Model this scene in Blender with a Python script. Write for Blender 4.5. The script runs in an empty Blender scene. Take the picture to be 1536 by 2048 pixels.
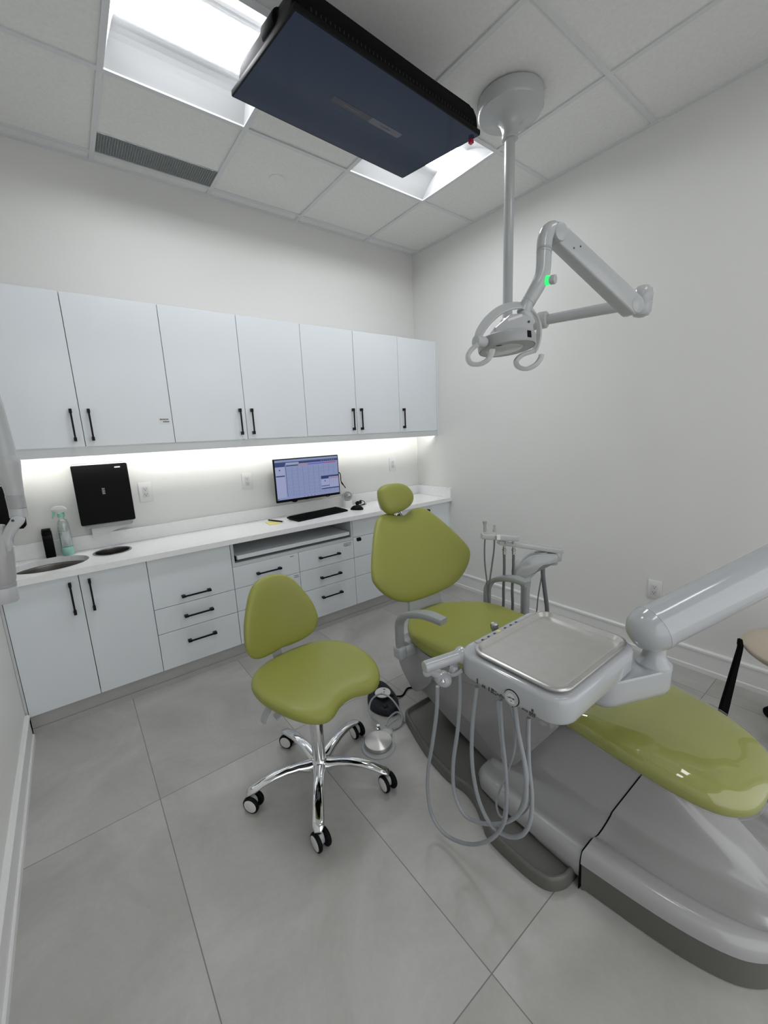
import bpy, bmesh, math, random
from mathutils import Vector, Matrix
random.seed(4)
scn = bpy.context.scene
COL = scn.collection
PI = math.pi

# ------------------------------------------------------------------ camera
CAM = Vector((-2.7103, -2.9723, 1.4406))
YAW, PITCH, ROLL, FPX = -0.6522, -0.1946, -0.0448, 813.8
_cy, _sy, _cp, _sp = math.cos(YAW), math.sin(YAW), math.cos(PITCH), math.sin(PITCH)
FW = Vector((-_sy * _cp, _cy * _cp, _sp))
_r0 = Vector((_cy, _sy, 0))
_u0 = _r0.cross(FW)
RT = _r0 * math.cos(ROLL) + _u0 * math.sin(ROLL)
UP = -_r0 * math.sin(ROLL) + _u0 * math.cos(ROLL)
cd = bpy.data.cameras.new('camera')
cam = bpy.data.objects.new('camera', cd)
COL.objects.link(cam)
cd.sensor_fit = 'HORIZONTAL'
cd.sensor_width = 36
cd.lens = FPX / 1536 * 36
cd.clip_start = 0.02
M = Matrix((RT, UP, -FW)).transposed().to_4x4()
M.translation = CAM
cam.matrix_world = M
scn.camera = cam

# ------------------------------------------------------------------ light level
scn.view_settings.view_transform = 'Standard'
scn.view_settings.look = 'None'
scn.view_settings.gamma = 1
scn.view_settings.use_curve_mapping = False
scn.view_settings.exposure = 0.9
LENS_POWER = 15.5        # troffer lens emission
LED_POWER = 21.0         # strip under the wall cabinets
ADDED_LIGHT_POWER = 4.5         # unseen ceiling lights added behind the camera to brighten the room
WORLD_FILL_POWER = 0.75         # world light added as fill, entering by the made-up opening behind the camera
w = bpy.data.worlds.new('world')
scn.world = w
w.use_nodes = True
w.node_tree.nodes['Background'].inputs[0].default_value = (0.97, 0.98, 1.0, 1)
w.node_tree.nodes['Background'].inputs[1].default_value = WORLD_FILL_POWER

H = 2.97          # ceiling height
WX = -3.068       # left wall
FRONT = -3.75     # wall behind the photographer


def ray(px, py):
    return FW + RT * ((px - 768) / FPX) - UP * ((py - 1024) / FPX)


def on(px, py, ax, v):
    """the point of the world plane ax = v seen at a pixel of the photograph"""
    i = 'xyz'.index(ax)
    d = ray(px, py)
    return CAM + d * ((v - CAM[i]) / d[i])


def D(px, py, d):
    return CAM + ray(px, py) * d


# ------------------------------------------------------------------ materials
MATS = {}


def mat(name, col, rough=0.5, metal=0.0, spec=0.5, coat=0.0, emit=None, estr=0.0, noise=0.0, nscale=8.0,
        bump=0.0, bscale=200.0, aniso=0.0):
    m = bpy.data.materials.new(name)
    m.use_nodes = True
    nt = m.node_tree
    b = nt.nodes['Principled BSDF']
    b.inputs['Base Color'].default_value = (*col, 1)
    b.inputs['Roughness'].default_value = rough
    b.inputs['Metallic'].default_value = metal
    b.inputs['Specular IOR Level'].default_value = spec
    b.inputs['Coat Weight'].default_value = coat
    b.inputs['Coat Roughness'].default_value = 0.05
    b.inputs['Anisotropic'].default_value = aniso
    if emit:
        b.inputs['Emission Color'].default_value = (*emit, 1)
        b.inputs['Emission Strength'].default_value = estr
    tc = nt.nodes.new('ShaderNodeTexCoord')
    if noise:
        n = nt.nodes.new('ShaderNodeTexNoise')
        n.inputs['Scale'].default_value = nscale
        n.inputs['Detail'].default_value = 5
        nt.links.new(tc.outputs['Object'], n.inputs['Vector'])
        r = nt.nodes.new('ShaderNodeMapRange')
        r.inputs['From Min'].default_value = 0.3
        r.inputs['From Max'].default_value = 0.7
        r.inputs['To Min'].default_value = 1 - noise
        r.inputs['To Max'].default_value = 1 + noise
        nt.links.new(n.outputs['Fac'], r.inputs['Value'])
        mx = nt.nodes.new('ShaderNodeVectorMath')
        mx.operation = 'SCALE'
        mx.inputs[0].default_value = col
        nt.links.new(r.outputs['Result'], mx.inputs['Scale'])
        nt.links.new(mx.outputs['Vector'], b.inputs['Base Color'])
    if bump:
        n2 = nt.nodes.new('ShaderNodeTexNoise')
        n2.inputs['Scale'].default_value = bscale
        n2.inputs['Detail'].default_value = 3
        nt.links.new(tc.outputs['Object'], n2.inputs['Vector'])
        bp = nt.nodes.new('ShaderNodeBump')
        bp.inputs['Strength'].default_value = bump
        bp.inputs['Distance'].default_value = 0.002
        nt.links.new(n2.outputs['Fac'], bp.inputs['Height'])
        nt.links.new(bp.outputs['Normal'], b.inputs['Normal'])
    MATS[name] = m
    return m


mat('wall_paint', (0.74, 0.74, 0.72), 0.55, spec=0.35, bump=0.08, bscale=300)
mat('ceiling_tile', (0.78, 0.78, 0.765), 0.9, spec=0.2, noise=0.03, nscale=60, bump=0.35, bscale=260)
mat('tee_bar', (0.68, 0.69, 0.70), 0.45)
mat('baseboard_paint', (0.76, 0.76, 0.75), 0.35)
mat('laminate', (0.76, 0.80, 0.83), 0.16, spec=0.5)
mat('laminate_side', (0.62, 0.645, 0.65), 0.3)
mat('kick_grey', (0.45, 0.45, 0.43), 0.4, noise=0.06, nscale=5)
mat('quartz', (0.87, 0.875, 0.875), 0.22, noise=0.02, nscale=40)
mat('handle_black', (0.005, 0.005, 0.006), 0.45, spec=0.2)
mat('black_plastic', (0.003, 0.003, 0.0035), 0.5, spec=0.12)
mat('black_matte', (0.003, 0.003, 0.003), 0.7, spec=0.08)
mat('rubber', (0.010, 0.011, 0.014), 0.55, spec=0.3)
mat('white_plastic', (0.72, 0.72, 0.71), 0.3)
mat('socket_face', (0.62, 0.62, 0.62), 0.35)
mat('slot_dark', (0.05, 0.05, 0.05), 0.6)
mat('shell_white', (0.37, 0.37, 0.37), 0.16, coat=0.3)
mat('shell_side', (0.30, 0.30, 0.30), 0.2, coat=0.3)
mat('enamel', (0.42, 0.435, 0.45), 0.14, coat=0.5)
mat('lamp_white', (0.47, 0.485, 0.49), 0.22, coat=0.2)
mat('lamp_grey', (0.36, 0.37, 0.375), 0.35)
mat('base_taupe', (0.112, 0.112, 0.100), 0.38)
mat('arm_grey', (0.30, 0.32, 0.33), 0.4)
mat('bracket_grey', (0.42, 0.44, 0.45), 0.3)
mat('vinyl', (0.285, 0.298, 0.062), 0.42, spec=0.45, bump=0.10, bscale=350)
mat('vinyl_beige', (0.50, 0.43, 0.34), 0.45)
mat('chrome', (0.78, 0.79, 0.80), 0.06, metal=1)
mat('steel', (0.36, 0.355, 0.34), 0.26, metal=1, aniso=0.6)
mat('basin_steel', (0.20, 0.195, 0.18), 0.30, metal=1)
mat('brushed', (0.62, 0.61, 0.59), 0.33, metal=1, aniso=0.5)
mat('tray_steel', (0.56, 0.55, 0.53), 0.30, metal=1, noise=0.03, nscale=30)
mat('hose_grey', (0.30, 0.32, 0.34), 0.35)
mat('hose_dark', (0.13, 0.14, 0.15), 0.4)
mat('paper', (0.80, 0.80, 0.79), 0.9, spec=0.1)
mat('print_grey', (0.05, 0.05, 0.055), 0.6)
mat('print_white', (0.7, 0.7, 0.7), 0.6)
mat('note_yellow', (0.75, 0.68, 0.25), 0.8)
mat('mint', (0.28, 0.62, 0.50), 0.35)
mat('liquid', (0.35, 0.66, 0.56), 0.25)
mat('red_plastic', (0.45, 0.01, 0.04), 0.4)
mat('glow_green', (0.05, 0.6, 0.15), 0.4, emit=(0.03, 1.0, 0.18), estr=.55)
mat('pan_white', (0.55, 0.56, 0.57), 0.5, spec=0.2)
mat('lens_glow', (0.9, 0.9, 0.9), 0.5, emit=(0.95, 0.97, 1.0), estr=LENS_POWER)
mat('added_light_glow', (0.9, 0.9, 0.9), 0.5, emit=(0.95, 0.97, 1.0), estr=ADDED_LIGHT_POWER)
mat('led_glow', (0.9, 0.9, 0.9), 0.5, emit=(1.0, 0.97, 0.92), estr=LED_POWER)
mat('grille', (0.34, 0.37, 0.37), 0.6)
mat('grille_back', (0.03, 0.035, 0.035), 0.8)
mat('tv_glass', (0.004, 0.006, 0.012), 0.10, spec=0.12, emit=(0.010, 0.018, 0.036), estr=0.35)
mat('tv_dark_bar', (0.03, 0.03, 0.035), 0.10, emit=(0.030, 0.032, 0.040), spec=.12, estr=0.18)
mat('tv_light_bar', (0.03, 0.03, 0.035), 0.10, emit=(0.070, 0.068, 0.085), spec=.12, estr=0.28)
mat('scr_base', (0.02, 0.02, 0.03), 0.25, emit=(0.25, 0.30, 0.52), estr=0.42)
mat('scr_navy', (0.02, 0.02, 0.03), 0.25, emit=(0.02, 0.045, 0.17), estr=0.38)
mat('scr_pale', (0.02, 0.02, 0.03), 0.25, emit=(0.45, 0.50, 0.78), estr=0.33)
mat('scr_line', (0.02, 0.02, 0.03), 0.25, emit=(0.16, 0.20, 0.42), estr=0.38)
mat('scr_dark', (0.02, 0.02, 0.03), 0.25, emit=(0.02, 0.03, 0.06), estr=0.38)
mat('scr_red', (0.02, 0.02, 0.03), 0.25, emit=(0.45, 0.06, 0.10), estr=0.38)
mat('scr_orange', (0.02, 0.02, 0.03), 0.25, emit=(0.55, 0.25, 0.20), estr=0.38)
mat('scr_violet', (0.02, 0.02, 0.03), 0.25, emit=(0.15, 0.08, 0.60), estr=0.38)


def floor_mat():
    m = bpy.data.materials.new('porcelain_tile')
    m.use_nodes = True
    nt = m.node_tree
    L = nt.links.new
    b = nt.nodes['Principled BSDF']
    b.inputs['Roughness'].default_value = 0.42
    b.inputs['Specular IOR Level'].default_value = 0.4
    tc = nt.nodes.new('ShaderNodeTexCoord')
    sx = nt.nodes.new('ShaderNodeSeparateXYZ')
    L(tc.outputs['Object'], sx.inputs[0])

    def line(out, off, period, wid):
        a = nt.nodes.new('ShaderNodeMath'); a.operation = 'ADD'; a.inputs[1].default_value = -off + period * 50
        L(out, a.inputs[0])
        q = nt.nodes.new('ShaderNodeMath'); q.operation = 'MODULO'; q.inputs[1].default_value = period
        L(a.outputs[0], q.inputs[0])
        p = nt.nodes.new('ShaderNodeMath'); p.operation = 'PINGPONG'; p.inputs[1].default_value = period / 2
        L(q.outputs[0], p.inputs[0])
        c = nt.nodes.new('ShaderNodeMath'); c.operation = 'LESS_THAN'; c.inputs[1].default_value = wid
        L(p.outputs[0], c.inputs[0])
        fl = nt.nodes.new('ShaderNodeMath'); fl.operation = 'DIVIDE'; fl.inputs[1].default_value = period
        L(a.outputs[0], fl.inputs[0])
        f2 = nt.nodes.new('ShaderNodeMath'); f2.operation = 'FLOOR'
        L(fl.outputs[0], f2.inputs[0])
        return c.outputs[0], f2.outputs[0]
    cx, ix = line(sx.outputs[0], -2.62, 0.6, 0.0015)
    cy, iy = line(sx.outputs[1], -1.252, 1.202, 0.0015)
    mxx = nt.nodes.new('ShaderNodeMath'); mxx.operation = 'MAXIMUM'
    L(cx, mxx.inputs[0]); L(cy, mxx.inputs[1])
    cb = nt.nodes.new('ShaderNodeCombineXYZ')
    L(ix, cb.inputs[0]); L(iy, cb.inputs[1])
    wn = nt.nodes.new('ShaderNodeTexWhiteNoise'); wn.noise_dimensions = '3D'
    L(cb.outputs[0], wn.inputs['Vector'])
    vm = nt.nodes.new('ShaderNodeVectorMath'); vm.operation = 'SCALE'; vm.inputs['Scale'].default_value = 7
    L(wn.outputs['Color'], vm.inputs[0])
    va = nt.nodes.new('ShaderNodeVectorMath'); va.operation = 'ADD'
    L(tc.outputs['Object'], va.inputs[0]); L(vm.outputs[0], va.inputs[1])
    n1 = nt.nodes.new('ShaderNodeTexNoise'); n1.inputs['Scale'].default_value = 2.3; n1.inputs['Detail'].default_value = 7
    n1.inputs['Roughness'].default_value = 0.6; n1.inputs['Distortion'].default_value = 0.6
    L(va.outputs[0], n1.inputs['Vector'])
    n2 = nt.nodes.new('ShaderNodeTexNoise'); n2.inputs['Scale'].default_value = 60; n2.inputs['Detail'].default_value = 4
    L(va.outputs[0], n2.inputs['Vector'])
    cr = nt.nodes.new('ShaderNodeValToRGB')
    cr.color_ramp.elements[0].position = 0.30; cr.color_ramp.elements[0].color = (0.345, 0.338, 0.314, 1)
    cr.color_ramp.elements[1].position = 0.72; cr.color_ramp.elements[1].color = (0.490, 0.485, 0.464, 1)
    L(n1.outputs['Fac'], cr.inputs[0])
    mr = nt.nodes.new('ShaderNodeMapRange'); mr.inputs['To Min'].default_value = 0.94; mr.inputs['To Max'].default_value = 1.05
    L(n2.outputs['Fac'], mr.inputs['Value'])
    sc = nt.nodes.new('ShaderNodeVectorMath'); sc.operation = 'SCALE'
    L(cr.outputs[0], sc.inputs[0]); L(mr.outputs[0], sc.inputs['Scale'])
    mix = nt.nodes.new('ShaderNodeMix'); mix.data_type = 'RGBA'
    L(mxx.outputs[0], mix.inputs[0]); L(sc.outputs[0], mix.inputs[6]); mix.inputs[7].default_value = (0.18, 0.18, 0.17, 1)
    L(mix.outputs[2], b.inputs['Base Color'])
    MATS['porcelain_tile'] = m


floor_mat()


def clear_mat(name, tint, strength=0.9, rough=0.03, fac_min=0.03):
    """thin clear plastic film or bottle wall: see-through with a glossy skin"""
    m = bpy.data.materials.new(name)
    m.use_nodes = True
    nt = m.node_tree
    nt.nodes.remove(nt.nodes['Principled BSDF'])
    tr = nt.nodes.new('ShaderNodeBsdfTransparent'); tr.inputs[0].default_value = (*tint, 1)
    gl = nt.nodes.new('ShaderNodeBsdfGlossy'); gl.inputs['Roughness'].default_value = rough
    gl.inputs[0].default_value = (strength, strength, strength, 1)
    fr = nt.nodes.new('ShaderNodeFresnel'); fr.inputs[0].default_value = 1.5
    mr = nt.nodes.new('ShaderNodeMapRange'); mr.inputs['To Min'].default_value = fac_min
    nt.links.new(fr.outputs[0], mr.inputs['Value'])
    ge = nt.nodes.new('ShaderNodeNewGeometry')
    iv = nt.nodes.new('ShaderNodeMath'); iv.operation = 'SUBTRACT'; iv.inputs[0].default_value = 1
    nt.links.new(ge.outputs['Backfacing'], iv.inputs[1])
    ml = nt.nodes.new('ShaderNodeMath'); ml.operation = 'MULTIPLY'
    nt.links.new(mr.outputs[0], ml.inputs[0]); nt.links.new(iv.outputs[0], ml.inputs[1])
    mx = nt.nodes.new('ShaderNodeMixShader')
    nt.links.new(ml.outputs[0], mx.inputs[0]); nt.links.new(tr.outputs[0], mx.inputs[1]); nt.links.new(gl.outputs[0], mx.inputs[2])
    nt.links.new(mx.outputs[0], nt.nodes['Material Output'].inputs[0])
    MATS[name] = m


m_ = mat('pedal_steel', (0.55, 0.54, 0.52), 0.30, metal=1, aniso=0.85)
_t = m_.node_tree.nodes.new('ShaderNodeTangent'); _t.direction_type = 'RADIAL'; _t.axis = 'Z'
m_.node_tree.links.new(_t.outputs[0], m_.node_tree.nodes['Principled BSDF'].inputs['Tangent'])
m_.node_tree.nodes['Principled BSDF'].inputs['Anisotropic Rotation'].default_value = 0.25
clear_mat('clear_film', (0.97, 0.97, 0.97))
clear_mat('clear_bottle', (0.88, 0.92, 0.91), fac_min=0.10)

# ------------------------------------------------------------------ object helpers


class Thing:
    """a top-level Empty at the thing's base; parts are given in world coordinates"""

    def __init__(self, name, label, cat, loc=(0, 0, 0), rotz=0.0, group=None, local=False):
        o = bpy.data.objects.new(name, None)
        o.empty_display_size = 0.05
        COL.objects.link(o)
        o.location = loc
        o.rotation_euler = (0, 0, rotz)
        o['label'] = label
        o['category'] = cat
        if group:
            o['group'] = group
        self.o = o
        self.inv = (Matrix.Translation(Vector(loc)) @ Matrix.Rotation(rotz, 4, 'Z')).inverted()
        self.local = local

    def part(self, name, bm, m, parent=None, label=None, ang=35, flat=False):
        if not self.local:
            bm.transform(self.inv)
        ob = mk(name, bm, m, ang, flat)
        ob.parent = parent or self.o
        if label:
            ob['label'] = label
        return ob


def mk(name, bm, m, ang=35, flat=False):
    bmesh.ops.recalc_face_normals(bm, faces=bm.faces)
    me = bpy.data.meshes.new(name)
    bm.to_mesh(me)
    bm.free()
    ms = m if isinstance(m, (list, tuple)) else [m]
    for q in ms:
        me.materials.append(MATS[q])
    if not flat:
        me.shade_smooth()
        me.set_sharp_from_angle(angle=math.radians(ang))
    ob = bpy.data.objects.new(name, me)
    COL.objects.link(ob)
    return ob


def struct(name, bm, m, flat=False):
    o = mk(name, bm, m, flat=flat)
    o['kind'] = 'structure'
    return o


def solo(name, bm, m, label, cat, group=None, ang=35):
    o = mk(name, bm, m, ang)
    o['label'] = label
    o['category'] = cat
    if group:
        o['group'] = group
    return o


def BM():
    return bmesh.new()


def box(bm, lo, hi, bev=0.0, seg=2, mi=0, mtx=None):
    lo = Vector(lo); hi = Vector(hi)
    r = bmesh.ops.create_cube(bm, size=1)
    vs = r['verts']
    for v in vs:
        v.co = Vector(((v.co.x + .5) * (hi.x - lo.x) + lo.x, (v.co.y + .5) * (hi.y - lo.y) + lo.y, (v.co.z + .5) * (hi.z - lo.z) + lo.z))
    fs = set(f for v in vs for f in v.link_faces)
    allv = list(vs)
    if bev:
        es = list(set(e for v in vs for e in v.link_edges))
        r2 = bmesh.ops.bevel(bm, geom=es, offset=bev, segments=seg, affect='EDGES', profile=0.5)
        allv = list(set(r2['verts']) | set(v for v in vs if v.is_valid))
        fs = set(f for v in allv for f in v.link_faces)
    for f in fs:
        f.material_index = mi
    if mtx is not None:
        for v in allv:
            v.co = mtx @ v.co
    return allv


def rings(bm, rs, cap0=True, cap1=True, mi=0, closed=True):
    """skin a list of point rings of equal count"""
    vv = [[bm.verts.new(p) for p in r] for r in rs]
    n = len(vv[0])
    rng = range(n) if closed else range(n - 1)
    for a, b in zip(vv, vv[1:]):
        for i in rng:
            j = (i + 1) % n
            f = bm.faces.new((a[i], a[j], b[j], b[i]))
            f.material_index = mi
    cf = []
    if cap0:
        cf.append(bm.faces.new(vv[0][::-1]))
    if cap1:
        cf.append(bm.faces.new(vv[-1]))
    for f in cf:
        f.material_index = mi
    if cf and n > 8:
        bmesh.ops.triangulate(bm, faces=cf)
    return vv


def frame(axis):
    a = Vector(axis).normalized()
    t = Vector((0, 0, 1)) if abs(a.z) < 0.9 else Vector((1, 0, 0))
    u = t.cross(a).normalized()
    return u, a.cross(u), a


def lathe(bm, base, axis, prof, n=32, mi=0, sx=1.0, sy=1.0, ud=None):
    """prof: (radius, height) list along axis; zero radius closes the end"""
    u, v, a = frame(axis)
    if ud is not None:
        u = Vector(ud).normalized(); v = a.cross(u)
    base = Vector(base)
    rs = []
    for r, h in prof:
        rr = max(r, 1e-5)
        rs.append([base + a * h + (u * math.cos(2 * PI * i / n) * sx + v * math.sin(2 * PI * i / n) * sy) * rr for i in range(n)])
    rings(bm, rs, True, True, mi)


def cyl(bm, p, q, r, r2=None, n=24, bev=0.0, mi=0):
    p = Vector(p); q = Vector(q)
    L = (q - p).length
    r2 = r if r2 is None else r2
    if bev:
        pr = [(r - bev, 0), (r - bev * .3, bev * .3), (r, bev), (r2, L - bev), (r2 - bev * .3, L - bev * .3), (r2 - bev, L)]
    else:
        pr = [(r, 0), (r2, L)]
    lathe(bm, p, q - p, pr, n, mi)


def smooth(pts, n=6, closed=False):
    """Catmull-Rom resample"""
    P = [Vector(p) if len(p) == 3 else Vector((p[0], p[1], 0)) for p in pts]
    dim = len(pts[0])
    out = []
    N = len(P)
    segs = N if closed else N - 1
    for i in range(segs):
        if closed:
            p0, p1, p2, p3 = P[(i - 1) % N], P[i], P[(i + 1) % N], P[(i + 2) % N]
        else:
            p0, p1, p2, p3 = P[max(i - 1, 0)], P[i], P[i + 1], P[min(i + 2, N - 1)]
        for k in range(n):
            t = k / n
            out.append(0.5 * ((2 * p1) + (p2 - p0) * t + (2 * p0 - 5 * p1 + 4 * p2 - p3) * t * t + (-p0 + 3 * p1 - 3 * p2 + p3) * t ** 3))
    if not closed:
        out.append(P[-1])
    if dim == 2:
        return [(v.x, v.y) for v in out]
    return out


def tube(bm, pts, r, n=10, sm=6, mi=0, round_end=False):
    """r is a number or a list, one radius per given point"""
    if isinstance(r, (int, float)):
        R = [r] * len(pts)
    else:
        R = list(r)
    if sm > 1:
        P = smooth([tuple(p) for p in pts], sm)
        RR = []
        for i in range(len(pts) - 1):
            for k in range(sm):
                RR.append(R[i] + (R[i + 1] - R[i]) * k / sm)
        RR.append(R[-1])
    else:
        P = [Vector(p) for p in pts]; RR = R
    rs = []
    u = None
    for i, p in enumerate(P):
        t = (P[min(i + 1, len(P) - 1)] - P[max(i - 1, 0)]).normalized()
        if u is None:
            u, v, _ = frame(t)
        else:
            u = (u - t * u.dot(t)).normalized()
            v = t.cross(u)
        rs.append((p, u.copy(), v.copy(), RR[i], t))
    out = []
    if round_end:
        p, a, b, r0, t = rs[0]
        for k in (0.1, 0.5, 0.8):
            out.append([p - t * r0 * math.sqrt(1 - k * k) * .9 + (a * math.cos(2 * PI * j / n) + b * math.sin(2 * PI * j / n)) * r0 * k for j in range(n)])
    for p, a, b, r0, t in rs:
        out.append([p + (a * math.cos(2 * PI * j / n) + b * math.sin(2 * PI * j / n)) * r0 for j in range(n)])
    if round_end:
        p, a, b, r0, t = rs[-1]
        for k in (0.8, 0.5, 0.1):
            out.append([p + t * r0 * math.sqrt(1 - k * k) * .9 + (a * math.cos(2 * PI * j / n) + b * math.sin(2 * PI * j / n)) * r0 * k for j in range(n)])
    rings(bm, out, True, True, mi)


def band(bm, pts, axis, wid, thick, sm=6, mi=0):
    """sweep a rounded rectangle whose wide side lies along axis"""
    P = smooth([tuple(p) for p in pts], sm)
    W = wid if isinstance(wid, (list, tuple)) else [wid] * len(pts)
    WW = []
    for i in range(len(pts) - 1):
        for k in range(sm):
            WW.append(W[i] + (W[i + 1] - W[i]) * k / sm)
    WW.append(W[-1])
    rs = []
    a0 = Vector(axis).normalized()
    for i, p in enumerate(P):
        t = (P[min(i + 1, len(P) - 1)] - P[max(i - 1, 0)]).normalized()
        a = (a0 - t * a0.dot(t)).normalized()
        b = t.cross(a)
        hw = WW[i] / 2; ht = thick / 2
        ring = []
        for (sx, sy) in ((1, .5), (.85, 1), (-.85, 1), (-1, .5), (-1, -.5), (-.85, -1), (.85, -1), (1, -.5)):
            ring.append(p + a * hw * sx + b * ht * sy)
        rs.append(ring)
    rings(bm, rs, True, True, mi)


def rrect(x0, x1, y0, y1, r, n=6):
    out = []
    for cx, cy, a0 in ((x1 - r, y1 - r, 0), (x0 + r, y1 - r, 90), (x0 + r, y0 + r, 180), (x1 - r, y0 + r, 270)):
        for k in range(n + 1):
            a = math.radians(a0 + 90 * k / n)
            out.append((cx + r * math.cos(a), cy + r * math.sin(a)))
    return out


def inset(pts, d):
    """move a closed 2D outline inwards by d"""
    n = len(pts)
    area = sum(pts[i][0] * pts[(i + 1) % n][1] - pts[(i + 1) % n][0] * pts[i][1] for i in range(n))
    s = 1 if area > 0 else -1
    out = []
    for i in range(n):
        ax, ay = pts[i - 1]; bx, by = pts[(i + 1) % n]
        tx, ty = bx - ax, by - ay
        l = math.hypot(tx, ty) or 1
        out.append((pts[i][0] - ty / l * d * s, pts[i][1] + tx / l * d * s))
    return out


def prism(bm, outline, levels, fn=None, mi=0, cap0=True, cap1=True):
    """levels: (inset, height) list; fn maps (u, v, h) to a point"""
    fn = fn or (lambda u, v, h: Vector((u, v, h)))
    rs = []
    for d, h in levels:
        o = inset(outline, d) if d else outline
        rs.append([fn(a, b, h) for a, b in o])
    rings(bm, rs, cap0, cap1, mi)


def soft(b, z0, z1):
    return [(b, z0), (b * .3, z0 + b * .3), (0, z0 + b), (0, z1 - b), (b * .3, z1 - b * .3), (b, z1)]


def cushion(bm, outline, top, bottom, fn, n=12, pw=7.0, q=2.3, mi=0, dome=0.0, ctr=None, bpw=None):
    """pillow over a star-shaped outline: rounded edge, thickness top above and bottom below the outline plane"""
    N = len(outline)
    cx = sum(p[0] for p in outline) / N; cy = sum(p[1] for p in outline) / N
    if ctr:
        cx, cy = ctr
    S = [0.0, .25, .5, .68, .8, .87, .92, .955, .98, .993, 1.0]
    rs = []
    for side, T, P in ((1, top, pw), (-1, bottom, bpw or pw)):
        seq = S[1:] if side == 1 else S[::-1][1:-1]
        for s in seq:
            h = side * (T * (max(0, 1 - s ** P)) ** (1 / q) + (dome * (1 - s * s) if side == 1 else 0))
            rs.append([fn(cx + (x - cx) * s, cy + (y - cy) * s, h) for x, y in outline])
    vv = rings(bm, rs, False, False, mi)
    ct = bm.verts.new(fn(cx, cy, top + dome)); cb = bm.verts.new(fn(cx, cy, -bottom))
    for i in range(N):
        j = (i + 1) % N
        bm.faces.new((ct, vv[0][i], vv[0][j])).material_index = mi
        bm.faces.new((cb, vv[-1][j], vv[-1][i])).material_index = mi


def quad(bm, a, b, c, d, mi=0):
    f = bm.faces.new([bm.verts.new(p) for p in (a, b, c, d)])
    f.material_index = mi
    return f


def dense(p, n=3):
    o_ = []
    for k in range(len(p)):
        a, b = p[k], p[(k + 1) % len(p)]
        for q in range(n):
            o_.append((a[0] + (b[0] - a[0]) * q / n, a[1] + (b[1] - a[1]) * q / n))
    return o_


def sym(half, cx=0.0):
    """mirror a half outline (u >= 0, listed from one end of the axis to the other)"""
    r = [(cx + u, v) for u, v in half]
    l = [(cx - u, v) for u, v in half[::-1] if abs(u) > 1e-6]
    return r + l


# ================================================================== THE ROOM
# floor
bm = BM()
quad(bm, (WX, FRONT, 0), (0, FRONT, 0), (0, 0, 0), (WX, 0, 0))
quad(bm, (WX - 2, FRONT - 3, 0), (2, FRONT - 3, 0), (2, FRONT, 0), (WX - 2, FRONT, 0))  # unseen floor added past the opening, stops world light from below
struct('floor', bm, 'porcelain_tile', True)
# walls with real thickness
for nm, lo, hi in (('wall_back', (WX - .1, 0, 0), (.1, .1, H)), ('wall_right', (0, FRONT, 0), (.1, 0, H)),
                   ('wall_left', (WX - .1, FRONT, 0), (WX, 0, H))):
    bm = BM(); box(bm, lo, hi); struct(nm, bm, 'wall_paint', True)
# unseen wall behind the camera, wide opening added to let world light in
bm = BM()
box(bm, (WX - .1, FRONT - .1, 0), (WX + .12, FRONT, H)); box(bm, (-.12, FRONT - .1, 0), (.1, FRONT, H)); box(bm, (WX + .12, FRONT - .1, 2.5), (-.12, FRONT, H))
struct('wall_front', bm, 'wall_paint', True)
# suspended ceiling
GX = [-0.527 - 0.6096 * k for k in range(5)]            # grid lines running towards the cabinets
GY = [-0.093 - 0.6096 * k for k in range(7)]            # grid lines running along them
xs = [0.0] + GX + [WX]
ys = [0.0] + GY + [FRONT]
LIGHT_CELLS = {(1, 2), (3, 2), (1, 5), (3, 5)}           # (column, row)
VENT_CELL = (3, 1)
bm = BM()
for i in range(len(xs) - 1):
    for j in range(len(ys) - 1):
        if (i, j) in LIGHT_CELLS:
            continue
        x1, x0, y1, y0 = xs[i], xs[i + 1], ys[j], ys[j + 1]
        if (i, j) == VENT_CELL:
            y1 = -0.28
        quad(bm, (x0, y0, H), (x0, y1, H), (x1, y1, H), (x1, y0, H))
struct('ceiling', bm, 'ceiling_tile', True)
bm = BM()
box(bm, (WX, FRONT, H + .12), (0, 0, H + .16))
struct('ceiling_deck', bm, 'ceiling_tile', True)
bm = BM()
tw = 0.012
for x in GX:
    box(bm, (x - tw, FRONT, H - .007), (x + tw, 0, H + .002))
for y in GY:
    box(bm, (WX, y - tw, H - .0068), (0, y + tw, H + .0018))
box(bm, (WX + .022, -.022, H - .008), (-.022, 0, H + .002))
box(bm, (-.022, FRONT, H - .008), (0, 0, H + .002))
box(bm, (WX, FRONT, H - .008), (WX + .022, 0, H + .002))
struct('trim_1', bm, 'tee_bar', True)


# baseboards: tall flat board with a small cap and a shoe strip
def baseboard(name, p, q, nrm):
    p = Vector(p); q = Vector(q); nrm = Vector(nrm)
    prof = [(0, 0), (.020, 0), (.020, .026), (.017, .030), (.013, .030), (.013, .118), (.018, .122), (.018, .134), (.012, .140), (0, .140)]
    bm = BM()
    rings(bm, [[e + nrm * a + Vector((0, 0, b)) for a, b in prof] for e in (p, q)])
    struct(name, bm, 'baseboard_paint', True)


baseboard('baseboard_right', (0, -.44, 0), (0, FRONT, 0), (-1, 0, 0))
baseboard('baseboard_left', (WX, -.44, 0), (WX, FRONT, 0), (1, 0, 0))



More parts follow.
